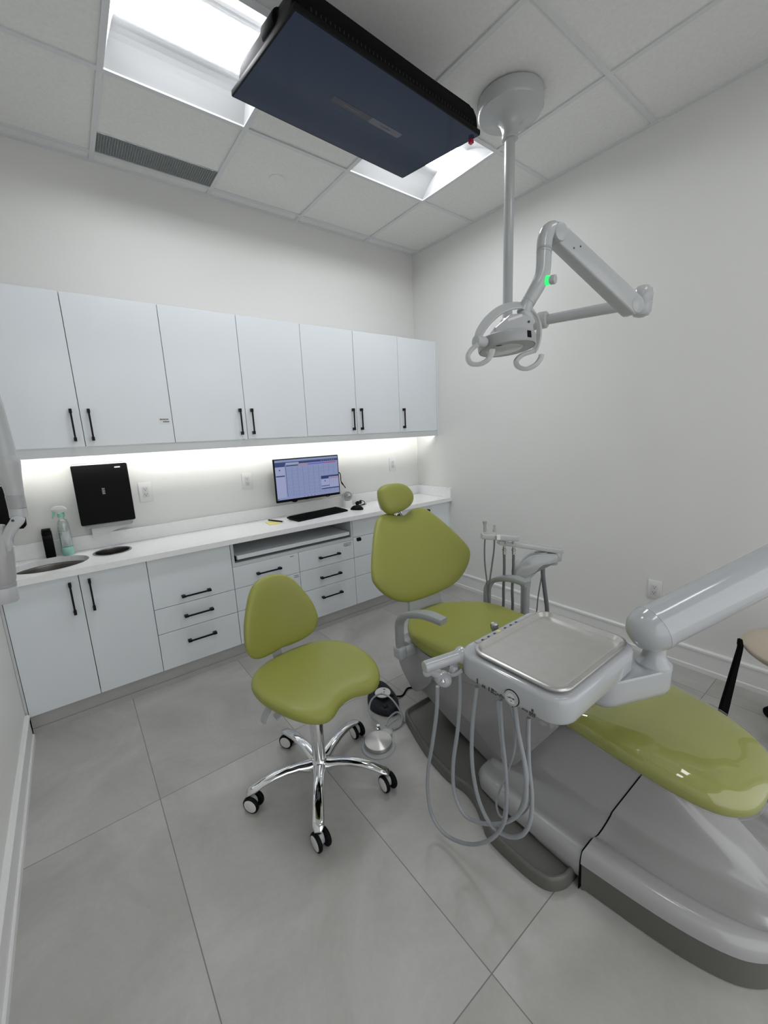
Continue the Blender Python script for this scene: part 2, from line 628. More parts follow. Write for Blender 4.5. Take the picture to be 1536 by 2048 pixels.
# ceiling lights: recessed troffer with a bulging lens between two curved reflector panels
def troffer(i, j, label, glow):
    x1, x0 = xs[i] - tw, xs[i + 1] + tw
    y1, y0 = ys[j] - tw, ys[j + 1] + tw
    t = Thing('ceiling_light', label, 'light', ((x0 + x1) / 2, (y0 + y1) / 2, H), group=None)
    ym = (y0 + y1) / 2
    dep = .078
    bm = BM()
    hl = .108                                             # half width of the lens
    for s in (-1, 1):
        ye = ym + s * (y1 - y0) / 2
        pr = []
        for k in range(9):
            a = k / 8
            pr.append((ye + (ym + s * hl - ye) * a, H + dep * math.sin(a * PI / 2)))
        for a, b in zip(pr, pr[1:]):
            quad(bm, (x0, a[0], a[1]), (x1, a[0], a[1]), (x1, b[0], b[1]), (x0, b[0], b[1]))
    t.part('reflector', bm, 'pan_white')
    for xe, s in ((x0, 1), (x1, -1)):                      # end plates, slanted inwards
        bm = BM()
        for s2 in (-1, 1):
            ye = ym + s2 * (y1 - y0) / 2
            a = [(xe, ye, H)]
            for k in range(1, 9):
                q = k / 8
                a.append((xe + s * .035 * q, ye + (ym + s2 * hl - ye) * q, H + dep * math.sin(q * PI / 2)))
            ring = [bm.verts.new(p) for p in a] + [bm.verts.new((xe, ym + s2 * hl, H))]
            bm.faces.new(ring)
        quad(bm, (xe, ym - hl, H), (xe, ym + hl, H), (xe + s * .035, ym + hl, H + dep), (xe + s * .035, ym - hl, H + dep))
        t.part('end_plate', bm, 'pan_white')
    bm = BM()
    a = []
    for k in range(13):
        q = -1 + 2 * k / 12
        a.append((ym + q * hl, H + dep - .004 - .010 * math.sqrt(max(0, 1 - q * q)) ** 1.3))
    rs = [[(x, p[0], p[1]) for p in a] for x in (x0 + .03, x1 - .03)]
    rings(bm, rs, True, True, closed=False)
    t.part('diffuser', bm, glow, label='glowing white diffuser')


troffer(3, 2, 'large square recessed ceiling light at the left, its glowing strip ending behind the screen', 'lens_glow')
troffer(1, 2, 'square recessed ceiling light half hidden behind the right end of the black screen', 'lens_glow')

troffer(1, 5, 'unseen recessed fill light added above the camera on the right', 'added_light_glow')  # out-of-view pair added to lift the right wall and floor
troffer(3, 5, 'unseen recessed fill light added above the camera on the left', 'added_light_glow')

# vent grille in the first ceiling row
t = Thing('ceiling_vent', 'dark eggcrate air grille in the ceiling along the cabinet wall', 'vent', (-2.05, -.185, H))
bm = BM(); box(bm, (-2.353, -.275, H + .028), (-1.75, -.094, H + .034)); t.part('backing', bm, 'grille_back', flat=True)
bm = BM()
x0, x1, y0, y1 = -2.345, -1.758, -.270, -.106
n = 49
for k in range(n + 1):
    x = x0 + (x1 - x0) * k / n
    box(bm, (x - .0009, y0, H - .002), (x + .0009, y1, H + .014))
n = 14
for k in range(n + 1):
    y = y0 + (y1 - y0) * k / n
    box(bm, (x0, y - .0009, H - .0022), (x1, y + .0009, H + .0138))
t.part('grille_mesh', bm, 'grille', flat=True)

# flush round cover plate in a ceiling tile
bm = BM(); lathe(bm, (-1.447, -.40, H + .001), (0, 0, -1), [(.046, 0), (.046, .004), (.043, .006), (0, .006)], 40)
solo('ceiling_cover', bm, 'ceiling_tile', 'small round white cover plate flush in a ceiling tile', 'cover plate')


# ================================================================== CABINETS
def bar_handle(t, parent, p, q, nrm, proud=.028):
    """square bar pull between p and q standing proud of the front along nrm"""
    p = Vector(p); q = Vector(q); nrm = Vector(nrm)
    d = (q - p).normalized()
    s = d.cross(nrm).normalized()
    bm = BM()

    def slab(a, b, wa, h0, h1):
        r = []
        for e in (a, b):
            r.append([e + s * wa + nrm * h0, e + s * wa + nrm * h1, e - s * wa + nrm * h1, e - s * wa + nrm * h0])
        rings(bm, r)
    slab(p, q, .0042, proud - .008, proud)
    slab(p, p + d * .020, .0062, 0, proud + .0004)
    slab(q - d * .020, q, .0062, 0, proud + .0004)
    return t.part('handle', bm, 'handle_black', parent, label='black bar handle', flat=True)


YU = -.298       # front plane of wall cabinets
ZU0, ZU1 = 1.432, 2.188
UX = [WX + .002, -2.62, -2.1885, -1.755, -1.3225, -.891, -.457, -.018]
gap = .0016


def wall_cabinet(doors, label, hside):
    x0, x1 = UX[doors[0]], UX[doors[-1] + 1]
    t = Thing('wall_cabinet', label, 'cabinet', ((x0 + x1) / 2, 0, ZU0), group='white wall cabinets in a row')
    xe = x1 if doors[-1] != 6 else -.001
    bm = BM(); box(bm, (x0, YU + .020, ZU0), (xe, -.001, ZU1)); t.part('body', bm, 'laminate_side', flat=True)
    if doors[-1] == 6:
        bm = BM(); box(bm, (-.0165, YU + .001, ZU0 - .048), (-.001, YU + .019, ZU1)); t.part('filler_strip', bm, 'laminate', flat=True)
    for d, hs in zip(doors, hside):
        bm = BM()
        box(bm, (UX[d] + gap, YU, ZU0 + .001), (UX[d + 1] - gap, YU + .018, ZU1), .0012, 1)
        dr = t.part('door', bm, 'laminate', ang=20)
        hx = UX[d + 1] - .038 if hs > 0 else UX[d] + .038
        bar_handle(t, dr, (hx, YU, 1.462), (hx, YU, 1.625), (0, -1, 0))
        if d == 1:
            bm = BM()
            box(bm, (-2.258, YU - .0008, 1.540), (-2.206, YU, 1.580)); t.part('sticker', bm, 'paper', dr, label='small white paper label', flat=True)
            bm = BM()
            for a, b, z in ((-2.254, -2.210, 1.566), (-2.238, -2.210, 1.553)):
                x = a
                while x < b:
                    box(bm, (x, YU - .0014, z - .0035), (x + .0045, YU - .0008, z + .0035)); x += .0066
            t.part('print', bm, 'print_grey', dr, label='two lines of tiny dark print', flat=True)


wall_cabinet([0, 1], 'white two-door wall cabinet, leftmost, above the black towel dispenser', (1, -1))
wall_cabinet([2, 3], 'white two-door wall cabinet, second from left in the row', (1, -1))
wall_cabinet([4, 5], 'white two-door wall cabinet above the computer monitor, third from left', (1, -1))
wall_cabinet([6], 'white single-door wall cabinet at the right end against the corner', (-1,))

# light rail under the wall cabinets with the led strip behind it
t = Thing('light_rail', 'pale grey light rail with glowing strip along the bottom of the wall cabinets', 'light strip', (-1.53, -.26, 1.385))
bm = BM(); box(bm, (WX + .002, YU + .004, 1.384), (-.018, YU + .020, ZU0 - .0005)); t.part('rail', bm, 'laminate_side', flat=True)
bm = BM(); box(bm, (WX + .002, YU + .021, 1.384), (-.002, YU + .050, 1.389)); t.part('ledge', bm, 'laminate_side', flat=True)
bm = BM(); box(bm, (WX + .01, YU + .0215, 1.404), (-.02, YU + .026, 1.416)); t.part('led_strip', bm, 'led_glow', label='glowing led strip', flat=True)

# base cabinets
YB = -.422
ZB0, ZB1 = .1106, .795
BX = [-3.056, -2.755, -2.448, -1.988, -1.532, -1.0714, -.335, -.018]


def front(t, nm, x0, x1, z0, z1, hz=None, hx=None, hlen=.165, vert=None):
    bm = BM(); box(bm, (x0 + gap, YB, z0 + gap), (x1 - gap, YB + .018, z1 - gap), .0012, 1)
    d = t.part(nm, bm, 'laminate', ang=20)
    if vert is not None:
        bar_handle(t, d, (vert, YB, .590), (vert, YB, .759), (0, -1, 0))
    elif hz is not None:
        bar_handle(t, d, (hx - hlen / 2, YB, hz), (hx + hlen / 2, YB, hz), (0, -1, 0))
    return d


def carcass(t, x0, x1, z0=ZB0, z1=ZB1):
    bm = BM(); box(bm, (x0, YB + .019, z0), (x1, -.001, z1)); return t.part('body', bm, 'laminate_side', flat=True)


def open_box(t, x0, x1, z0, z1):
    bm = BM()
    for lo, hi in (((x0, YB + .019, z0), (x0 + .018, -.001, z1)), ((x1 - .018, YB + .019, z0), (x1, -.001, z1)),
                   ((x0 + .0182, YB + .019, z0), (x1 - .0182, -.001, z0 + .018)), ((x0 + .0182, -.02, z0 + .0182), (x1 - .0182, -.001, z1))):
        box(bm, lo, hi)
    return t.part('body', bm, 'laminate_side', flat=True)


t = Thing('sink_cabinet', 'white two-door base cabinet under the sink at the far left', 'cabinet', (-2.75, 0, 0), group='white base cabinets under the worktop')
open_box(t, BX[0], BX[2], ZB0, ZB1)
front(t, 'door', BX[0], BX[1], ZB0, ZB1, vert=-2.795)
front(t, 'door', BX[1], BX[2], ZB0, ZB1, vert=-2.7135)

DZ = [.7935, .494, .3394, .1106]
bm = BM(); box(bm, (WX + .001, YB + .003, ZB0), (BX[0] - .001, YB + .0185, ZB1)); t.part('filler_strip', bm, 'laminate_side', flat=True)
t = Thing('drawer_cabinet', 'white three-drawer base cabinet beside the sink cabinet', 'cabinet', (-2.218, 0, 0), group='white base cabinets under the worktop')
carcass(t, BX[2] + .001, BX[3])
for a, b, hz in ((DZ[0], DZ[1], .540), (DZ[1], DZ[2], .415), (DZ[2], DZ[3], .256)):
    front(t, 'drawer', BX[2], BX[3], b, a, hz, -2.216)

t = Thing('desk_cabinet', 'white base cabinet with open pull-out keyboard shelf above six drawers', 'cabinet', (-1.53, 0, 0), group='white base cabinets under the worktop')
x0, x1 = BX[3] + .001, BX[5]
carcass(t, x0, x1, ZB0, .640)
bm = BM()
box(bm, (x0 + .001, YB, .6405), (x0 + .018, -.001, ZB1)); box(bm, (x1 - .018, YB, .6405), (x1 - .001, -.001, ZB1))
box(bm, (x0 + .0182, YB, .6405), (x1 - .0182, -.001, .664)); box(bm, (x0 + .0182, -.02, .6642), (x1 - .0182, -.001, ZB1))
t.part('niche', bm, 'laminate_side', flat=True)
bm = BM(); box(bm, (x0 + .034, YB - .006, .683), (x1 - .034, -.06, .710), .003, 2); t.part('pull_out_shelf', bm, 'laminate', ang=20)
for xa in (x0 + .0185, x1 - .0335):
    bm = BM(); box(bm, (xa, YB + .02, .672), (xa + .015, -.08, .7)); t.part('slide_rail', bm, 'black_matte', flat=True)
DZ2 = [.640, .494, .3394, .1106]
for a, b, hz in ((DZ2[0], DZ2[1], .565), (DZ2[1], DZ2[2], .413), (DZ2[2], DZ2[3], .261)):
    d = front(t, 'drawer', BX[3], BX[4], b, a, hz, -1.756, .17)
    if a == .640 or b == DZ2[2]:
        bm = BM()
        for xx0, xx1, z in (((-1.596, -1.568, .622),) if a == .640 else ((-1.580, -1.545, .478), (-1.578, -1.547, .466))):
            x = xx0
            while x < xx1:
                box(bm, (x, YB - .0008, z - .002), (x + .005, YB - .0001, z + .002)); x += .0072
        t.part('print', bm, 'print_grey', d, label='tiny dark print', flat=True)
    d = front(t, 'drawer', BX[4], BX[5], b, a, hz, -1.290, .175)
    if a == .640:
        bm = BM()
        for xx0, xx1, z in ((-1.158, -1.094, .6245), (-1.162, -1.096, .614), (-1.154, -1.096, .604)):
            x = xx0
            while x < xx1:
                box(bm, (x, YB - .0008, z - .0022), (x + .0055, YB - .0001, z + .0022)); x += .0078 if random.random() > .2 else .012
        t.part('print', bm, 'print_grey', d, label='three lines of tiny dark print', flat=True)

t = Thing('narrow_drawer_cabinet', 'white four-drawer base cabinet partly hidden behind the green dental chair backrest', 'cabinet', (-.703, 0, 0), group='white base cabinets under the worktop')
carcass(t, BX[5] + .001, BX[6])
for a, b in ((.7935, .655), (.655, .494), (.494, .3394), (.3394, .1106)):
    front(t, 'drawer', BX[5], BX[6], b, a, (a + b) / 2, -.70, .17)
t = Thing('corner_cabinet', 'white base cabinet with one door against the right wall', 'cabinet', (-.17, 0, 0), group='white base cabinets under the worktop')
carcass(t, BX[6] + .001, -.001)
front(t, 'door', BX[6], BX[7], ZB0, ZB1, vert=-.282)
bm = BM(); box(bm, (-.0165, YB + .001, ZB0), (-.001, YB + .0185, ZB1)); t.part('filler_strip', bm, 'laminate', flat=True)

t = Thing('toe_kick', 'grey plinth board running along the floor under the base cabinets', 'plinth', (-1.5, -.39, 0))
bm = BM(); box(bm, (WX + .002, -.392, .0), (-.002, -.375, .1095)); t.part('board', bm, 'kick_grey', flat=True)
bm = BM(); box(bm, (WX + .002, -.400, .0), (-.002, -.3925, .032)); t.part('shoe_strip', bm, 'kick_grey', flat=True)

# ---------------- worktop with round cut-outs
ZC, ZCB = .828, .796
SINK = (-2.862, -.232, .168, .150)
BIN = (-2.580, -.185, .088, .088)


def ell(c, n=48, s=1.0):
    return [(c[0] + c[2] * s * math.cos(2 * PI * i / n), c[1] + c[3] * s * math.sin(2 * PI * i / n)) for i in range(n)]


t = Thing('worktop', 'long white stone worktop with oval sink and round bin opening at its left end', 'worktop', (-1.53, -.22, ZCB))
bm = BM()
ofl = [(WX + .001, -.4497), (-.001, -.4497), (-.001, -.001), (WX + .001, -.001)]
loops = [ofl, ell(SINK), ell(BIN)]
for z in (ZC, ZCB):
    es = []
    for lp in loops:
        vs = [bm.verts.new((a, b, z)) for a, b in lp]
        for i in range(len(vs)):
            es.append(bm.edges.new((vs[i], vs[(i + 1) % len(vs)])))
    bmesh.ops.triangle_fill(bm, use_beauty=True, use_dissolve=False, edges=es)
for lp in loops:
    n = len(lp)
    for i in range(n):
        a, b = lp[i], lp[(i + 1) % n]
        quad(bm, (*a, ZC), (*b, ZC), (*b, ZCB), (*a, ZCB))
bmesh.ops.remove_doubles(bm, verts=bm.verts, dist=1e-5)
t.part('slab', bm, 'quartz', flat=True)
t = Thing('upstand', 'low white stone upstand along the wall behind the worktop', 'upstand', (-1.53, -.01, ZC))
bm = BM()
box(bm, (WX + .001, -.021, ZC + .0003), (-.001, -.001, .915), .0015, 1)
box(bm, (-.021, -.448, ZC + .0003), (-.001, -.0215, .915), .0015, 1)
box(bm, (WX + .001, -.448, ZC + .0003), (WX + .014, -.0215, .915), .0015, 1)
t.part('splash_strip', bm, 'quartz', ang=20)


def bowl(c, depth, s=1.0):
    bm = BM()
    pr = [(1.03, 0), (1.0, -.002), (.985, -.01), (.96, -depth * .7), (.90, -depth * .93), (.75, -depth), (.1, -depth - .004)]
    rs = [[Vector((c[0] + c[2] * a * math.cos(2 * PI * i / 48), c[1] + c[3] * a * math.sin(2 * PI * i / 48), ZCB - .0005 + h)) for i in range(48)] for a, h in pr]
    rings(bm, rs, False, True)
    return bm


t = Thing('sink_basin', 'oval stainless steel basin set under the worktop at the far left', 'sink', (SINK[0], SINK[1], ZCB - .15))
t.part('basin', bowl(SINK, .14), 'basin_steel')
bm = BM(); lathe(bm, (SINK[0], SINK[1], ZCB - .1445), (0, 0, 1), [(.026, 0), (.026, .003), (.018, .004), (.016, .001), (0, .001)], 24); t.part('drain', bm, 'chrome')
bm = BM()
pr = [(.086, .0), (.0865, .003), (.093, .0045), (.096, .003), (.0965, .0004), (.090, .0002), (.084, -.002), (.082, -.03), (.080, -.15), (.078, -.28)]
rs = [[Vector((BIN[0] + r * math.cos(2 * PI * i / 40), BIN[1] + r * math.sin(2 * PI * i / 40), ZC + .0004 + h)) for i in range(40)] for r, h in pr]
rings(bm, rs, False, False)
solo('waste_chute', bm, 'steel', 'round stainless steel waste opening in the worktop right of the sink', 'waste chute')

# ---------------- faucet
t = Thing('faucet', 'matte black square faucet standing behind the sink', 'faucet', (-2.862, -.05, ZC))
bm = BM(); box(bm, (-2.884, -.072, ZC), (-2.840, -.034, ZC + .150), .003, 2); t.part('body', bm, 'black_plastic')
bm = BM(); box(bm, (-2.879, -.150, ZC + .112), (-2.845, -.066, ZC + .134), .003, 2); t.part('spout', bm, 'black_plastic')
bm = BM(); box(bm, (-2.882, -.085, ZC + .153), (-2.842, -.036, ZC + .164), .003, 2); t.part('lever', bm, 'black_plastic')

# ---------------- spray bottle
sx_, sy_ = -2.783, -.072
t = Thing('spray_bottle', 'clear spray bottle with mint green base and trigger beside the faucet', 'bottle', (sx_, sy_, ZC))
bm = BM(); lathe(bm, (sx_, sy_, ZC), (0, 0, 1), [(.027, 0), (.029, .003), (.029, .048), (.0285, .05), (0, .05)], 32); t.part('base_cup', bm, 'liquid', label='mint green lower end')
bm = BM(); lathe(bm, (sx_, sy_, ZC + .0505), (0, 0, 1), [(.0275, 0), (.0283, .003), (.0283, .115), (.0265, .138), (.020, .154), (.013, .160), (.012, .172), (0, .172)], 32); t.part('bottle_body', bm, 'clear_bottle')
bm = BM(); lathe(bm, (sx_, sy_, ZC + .052), (0, 0, 1), [(.025, 0), (.026, .002), (.026, .085), (0, .085)], 32)
MATS['bottle_fill'] = None
mat('bottle_fill', (0.66, 0.70, 0.70), 0.4)
t.part('liquid', bm, 'bottle_fill')
bm = BM(); lathe(bm, (sx_, sy_, ZC + .222), (0, 0, 1), [(.016, 0), (.017, .004), (.016, .022), (.010, .024), (0, .024)], 24); t.part('collar', bm, 'mint')
bm = BM()
prism(bm, smooth([(-.052, .262), (-.050, .270), (-.030, .282), (.010, .284), (.034, .272), (.036, .262), (.018, .248), (-.012, .244), (-.030, .252)], 4, True),
      soft(.004, -.012, .012), lambda u, v, h: Vector((sx_ + u * .8, sy_ - u * .35 + h, ZC + v)))
sp = t.part('sprayer_head', bm, 'white_plastic')
bm = BM()
prism(bm, smooth([(-.046, .262), (-.030, .262), (-.028, .248), (-.040, .226), (-.048, .215), (-.052, .222), (-.044, .240)], 4, True),
      soft(.002, -.006, .006), lambda u, v, h: Vector((sx_ + u * .8, sy_ - u * .35 + h, ZC + v)))
t.part('trigger', bm, 'mint', sp)

# ---------------- paper towel dispenser
px0, px1 = -2.702, -2.432
pz0, pz1 = .985, 1.328
t = Thing('towel_dispenser', 'black paper towel dispenser with grey frame on the wall above the sink end', 'dispenser', (-2.565, 0, pz0))
bm = BM(); box(bm, (px0 + .006, -.098, pz0 - .008), (px1 - .006, -.001, pz1 + .008), .008, 2); t.part('housing', bm, 'bracket_grey')
bm = BM()
o = rrect(px0, px1, pz0, pz1, .008, 3)
prism(bm, o, [(0, .09), (0, .108), (.004, .113)], lambda u, v, h: Vector((u, -h, v))); c = t.part('front_cover', bm, 'black_plastic', label='glossy black front cover')
bm = BM()
box(bm, (-2.497, -.1138, 1.304), (-2.469, -.1131, 1.310))
t.part('logo', bm, 'print_white', c, label='tiny pale logo mark', flat=True)
bm = BM()
for k in range(5):
    box(bm, (-2.576, -.1138, 1.158 + k * .0075), (-2.562, -.1131, 1.1605 + k * .0075))
t.part('print', bm, 'print_white', c, label='tiny pale lines of print', flat=True)
bm = BM()
box(bm, (px0 + .020, -.086, pz0 - .024), (px1 - .014, -.014, pz0 - .008), .004, 2)
t.part('outlet_tray', bm, 'bracket_grey')
bm = BM()
n = 12
for sgn, dz in ((1, 0), (-1, .0015)):
    pass
rs = []
for k in range(n + 1):
    q = k / n
    x = px0 + .045 + q * .215
    z1 = pz0 - .024
    z0 = pz0 - .078 + .034 * (1 / (1 + math.exp(-(q - .45) * 11)))
    rs.append([Vector((x, -.054, z1)), Vector((x, -.075, z0)), Vector((x, -.077, z0 + .001)), Vector((x, -.0555, z1 + .001))])
rings(bm, rs)
t.part('paper_towel', bm, 'paper', label='white paper towel hanging from the slot')

# black box dispenser at the left end of the cabinet wall
t = Thing('glove_dispenser', 'black box with white top edge on the wall left of the towel dispenser', 'dispenser', (-3.03, 0, 1.02))
bm = BM(); box(bm, (WX + .003, -.10, 1.02), (-2.972, -.001, 1.272), .003, 2); t.part('box_body', bm, 'black_plastic')
bm = BM(); box(bm, (WX + .003, -.101, 1.2725), (-2.970, -.001, 1.302), .003, 2); t.part('lid', bm, 'paper', label='white top')
bm = BM()
x = WX + .008
while x < -2.985:
    box(bm, (x, -.1008, 1.250), (x + .006, -.1002, 1.256)); x += .008
t.part('print', bm, 'print_white', flat=True)


# ---------------- power outlets
def outlet(c, u, nrm, label):
    c = Vector(c); u = Vector(u); nrm = Vector(nrm); z = Vector((0, 0, 1))
    t = Thing('power_outlet', label, 'outlet', c, group='white duplex power outlets on the walls')

    def fn(a, b, h):
        return c + u * a + z * b + nrm * h
    bm = BM(); prism(bm, rrect(-.038, .038, -.061, .061, .004, 3), [(0, .0008), (0, .004), (.003, .006)], fn); pl = t.part('cover_plate', bm, 'white_plastic')
    bm = BM(); prism(bm, rrect(-.017, .017, -.034, .034, .003, 2), [(0, .0062), (0, .0075), (.001, .008)], fn); s = t.part('receptacle', bm, 'socket_face', pl)
    bm = BM()
    for cz in (.017, -.017):
        for a, b, w_, h_ in ((-.006, .004, .0014, .0042), (.006, .004, .0012, .0036), (0, -.006, .0024, .0024)):
            prism(bm, rrect(a - w_, a + w_, cz + b - h_, cz + b + h_, .0006, 1), [(0, .0078), (0, .0084)], fn)
    t.part('slots', bm, 'slot_dark', pl, flat=True)


outlet((-2.345, 0, 1.131), (1, 0, 0), (0, -1, 0), 'white power outlet right beside the black towel dispenser')
outlet((-1.691, 0, 1.129), (1, 0, 0), (0, -1, 0), 'white power outlet on the wall left of the computer monitor')
outlet((-.317, 0, 1.138), (1, 0, 0), (0, -1, 0), 'white power outlet above the worktop near the room corner')
outlet((0, -2.108, .422), (0, 1, 0), (-1, 0, 0), 'white power outlet low on the right wall above the baseboard')

# ---------------- monitor on wall arm
t = Thing('computer_monitor', 'black wall-mounted computer monitor showing a blue schedule above the worktop', 'monitor', (-1.255, -.1, 1.0))
mx0, mx1, mz0, mz1, my = -1.530, -.981, .954, 1.276, -.128
bm = BM(); box(bm, (mx0, my, mz0), (mx1, my + .018, mz1), .003, 2)
box(bm, (mx0 + .10, my + .0182, mz0 + .03), (mx1 - .10, my + .045, mz1 - .08), .008, 2)
t.part('casing', bm, 'black_plastic')
bm = BM()


def R(x0, x1, z0, z1, lay, mi):
    """screen rectangle in 0..1 screen coordinates, z measured from the top"""
    X0 = mx0 + .008; X1 = mx1 - .008; Z0 = mz0 + .019; Z1 = mz1 - .008
    y = my - .0004 - lay * .0002
    a, b = X0 + (X1 - X0) * x0, X0 + (X1 - X0) * x1
    c, d = Z1 - (Z1 - Z0) * z0, Z1 - (Z1 - Z0) * z1
    quad(bm, (a, y, d), (b, y, d), (b, y, c), (a, y, c), mi)


SM = ['scr_base', 'scr_navy', 'scr_pale', 'scr_line', 'scr_dark', 'scr_red', 'scr_orange', 'scr_violet']
R(0, 1, 0, 1, 0, 0)
R(0, 1, .055, .115, 1, 1); R(0, .15, .09, .17, 2, 1); R(.16, .36, .075, .115, 2, 2)
R(0, .14, .17, .95, 1, 2); R(.16, .93, .19, .95, 1, 0)
R(.16, .35, .14, .165, 2, 4); R(.35, .5, .14, .165, 2, 6); R(.5, .78, .14, .165, 2, 7); R(.78, .97, .14, .165, 2, 5)
R(.005, .135, .385, .415, 3, 1); R(.055, .075, .235, .265, 3, 4)
for k in range(1, 10):
    x = .16 + k * .085
    R(x, x + .004, .19, .93, 2, 3)
for k in range(1, 9):
    z = .19 + k * .09
    R(.16, .93, z, z + .0025, 2, 3)
R(.155, .16, .17, .93, 3, 4)
for k in range(7):
    R(.72 + k * .035, .728 + k * .035, .075, .095, 2, 2)
R(.70, 1, .44, .86, 4, 2); R(.70, 1, .50, .545, 5, 1); R(.70, .83, .53, .585, 5, 1); R(.70, 1, .44, .50, 5, 0); R(.845, 1, .57, .585, 6, 5)
for k in range(4):
    R(.87 + k * .035, .873 + k * .035, .60, .80, 6, 3)
R(.835, .84, .57, .83, 6, 3); R(.70, .835, .765, .785, 6, 1); R(.755, .775, .63, .655, 6, 4); R(.70, 1, .83, .86, 6, 1)
R(0, 1, .955, 1, 3, 0); R(.005, .02, .965, .99, 4, 1)
for k in range(9):
    R(.38 + k * .028, .388 + k * .028, .965, .985, 4, 4 if k % 2 else 2)
t.part('screen', bm, SM, label='screen with a pale blue schedule grid and a small window', flat=True)
bm = BM(); box(bm, (-1.30, my + .0452, 1.07), (-1.20, -.030, 1.16), .004, 2); box(bm, (-1.32, -.0295, 1.03), (-1.18, -.001, 1.19), .004, 2)
t.part('wall_bracket', bm, 'black_matte')
bm = BM(); tube(bm, [(-1.40, -.09, .975), (-1.385, -.088, .948), (-1.355, -.09, .945), (-1.34, -.09, .96), (-1.26, -.09, .952), (-1.22, -.09, .965)], .006, 8); t.part('cable_bundle', bm, 'black_matte')
bm = BM(); tube(bm, [(-1.10, -.085, .96), (-1.085, -.083, .944), (-1.060, -.083, .944), (-1.05, -.083, .955)], .0025, 8); t.part('cable_loop', bm, 'black_matte')

# small round cable from the monitor to the white device
bm = BM()
tube(bm, [(-.984, -.105, 1.125), (-.962, -.10, 1.128), (-.948, -.095, 1.11), (-.944, -.09, 1.07), (-.935, -.088, 1.035), (-.912, -.085, 1.010), (-.900, -.085, .992)], .0036, 8)
cyl(bm, (-.984, -.105, 1.125), (-.962, -.1, 1.128), .005, n=10)
cyl(bm, (-.938, -.088, 1.045), (-.922, -.086, 1.022), .0052, n=10)
solo('black_cable', bm, 'black_matte', 'thin black cable between the monitor edge and the small white speaker', 'cable')

# small white device with a round face
fx, fy = -.892, -.095
t = Thing('desk_speaker', 'small white desk gadget with round grey-rimmed face beside the monitor', 'gadget', (fx, fy, ZC))
bm = BM(); lathe(bm, (fx, fy, ZC), (0, 0, 1), [(.036, 0), (.038, .003), (.037, .055), (.033, .058), (0, .058)], 32); t.part('base_cup', bm, 'white_plastic')
fa = Vector((-.45, -.88, .08)).normalized()
fc = Vector((fx, fy, ZC + .098))
bm = BM(); lathe(bm, fc - fa * .03, fa, [(.028, 0), (.040, .008), (.042, .030), (.040, .052), (.036, .054), (0, .054)], 36); t.part('drum', bm, 'white_plastic')
bm = BM(); lathe(bm, fc + fa * .0242, fa, [(.030, 0), (.0375, .0004), (.0375, .004), (.031, .006), (.0285, .003), (.028, .0005)], 36); t.part('rim', bm, 'arm_grey')
bm = BM(); lathe(bm, fc + fa * .0245, fa, [(.0278, 0), (.02, .001), (.01, .004), (0, .006)], 32); t.part('face', bm, 'steel')
s_ = fa.cross(Vector((0, 0, 1))).normalized()
for q0 in (-1, 1):
    bm = BM(); cyl(bm, fc + s_ * .040 * q0, fc + s_ * .047 * q0, .014, n=20); t.part('side_cap', bm, 'lamp_grey')

# mouse
bm = BM()
o = smooth([(-.052, 0), (-.045, .024), (-.015, .032), (.025, .031), (.05, .018), (.056, 0), (.05, -.018), (.025, -.031), (-.015, -.032), (-.045, -.024)], 3, True)
a_ = math.radians(-55)
cushion(bm, o, .034, .001, lambda u, v, h: Vector((-.905 + u * math.cos(a_) - v * math.sin(a_), -.245 + u * math.sin(a_) + v * math.cos(a_), ZC + .002 + max(h, -.0012))), pw=2.6, q=1.6)
solo('computer_mouse', bm, 'black_plastic', 'black computer mouse on the worktop right of the keyboard', 'mouse')

# folded glasses
t = Thing('folded_glasses', 'dark folded glasses lying behind the mouse', 'glasses', (-.76, -.09, ZC))
bm = BM()
for cx, cyy, an in ((-.800, -.100, .3), (-.752, -.075, .55)):
    o = [(.026 * math.cos(2 * PI * i / 20), .016 * math.sin(2 * PI * i / 20)) for i in range(20)]
    prism(bm, o, [(0, 0), (0, .003)], lambda u, v, h: Vector((cx + u * math.cos(an) + (h) * .3, cyy + u * math.sin(an) - h, ZC + .020 + v)))
t.part('lens', bm, 'black_plastic')
bm = BM()
tube(bm, [(-.828, -.112, ZC + .030), (-.80, -.10, ZC + .037), (-.775, -.088, ZC + .033), (-.75, -.075, ZC + .037), (-.728, -.062, ZC + .031)], .003, 8)
tube(bm, [(-.828, -.112, ZC + .03), (-.81, -.14, ZC + .012), (-.765, -.125, ZC + .004), (-.71, -.10, ZC + .0035)], .003, 8)
tube(bm, [(-.728, -.062, ZC + .031), (-.70, -.06, ZC + .018), (-.72, -.09, ZC + .005), (-.78, -.115, ZC + .0035)], .003, 8)
t.part('frame', bm, 'black_matte')

# keyboard
t = Thing('computer_keyboard', 'long black computer keyboard on the worktop in front of the monitor', 'keyboard', (-1.235, -.205, ZC))
ka = math.atan2(.063, .468)
KM = Matrix.Translation((-1.237, -.205, ZC)) @ Matrix.Rotation(ka, 4, 'Z') @ Matrix.Rotation(math.radians(3), 4, 'X')
bm = BM(); box(bm, (-.235, -.078, .004), (.235, .078, .018), .004, 2, mtx=KM); t.part('case', bm, 'black_plastic')
bm = BM()
for r_ in range(6):
    for c_ in range(21):
        if r_ == 0 and 4 <= c_ <= 9:
            continue
        x = -.224 + c_ * .0215
        y = -.068 + r_ * .0228
        box(bm, (x, y, .0185), (x + .0185, y + .019, .0225), mtx=KM)
box(bm, (-.138, -.068, .0185), (-.012, -.049, .0225), mtx=KM)
t.part('keycaps', bm, 'black_matte', flat=True)
for sx in (-.2, .2):
    bm = BM(); box(bm, (sx - .012, .055, -.0025), (sx + .012, .07, .0038), mtx=KM)
    t.part('foot', bm, 'black_matte', flat=True)

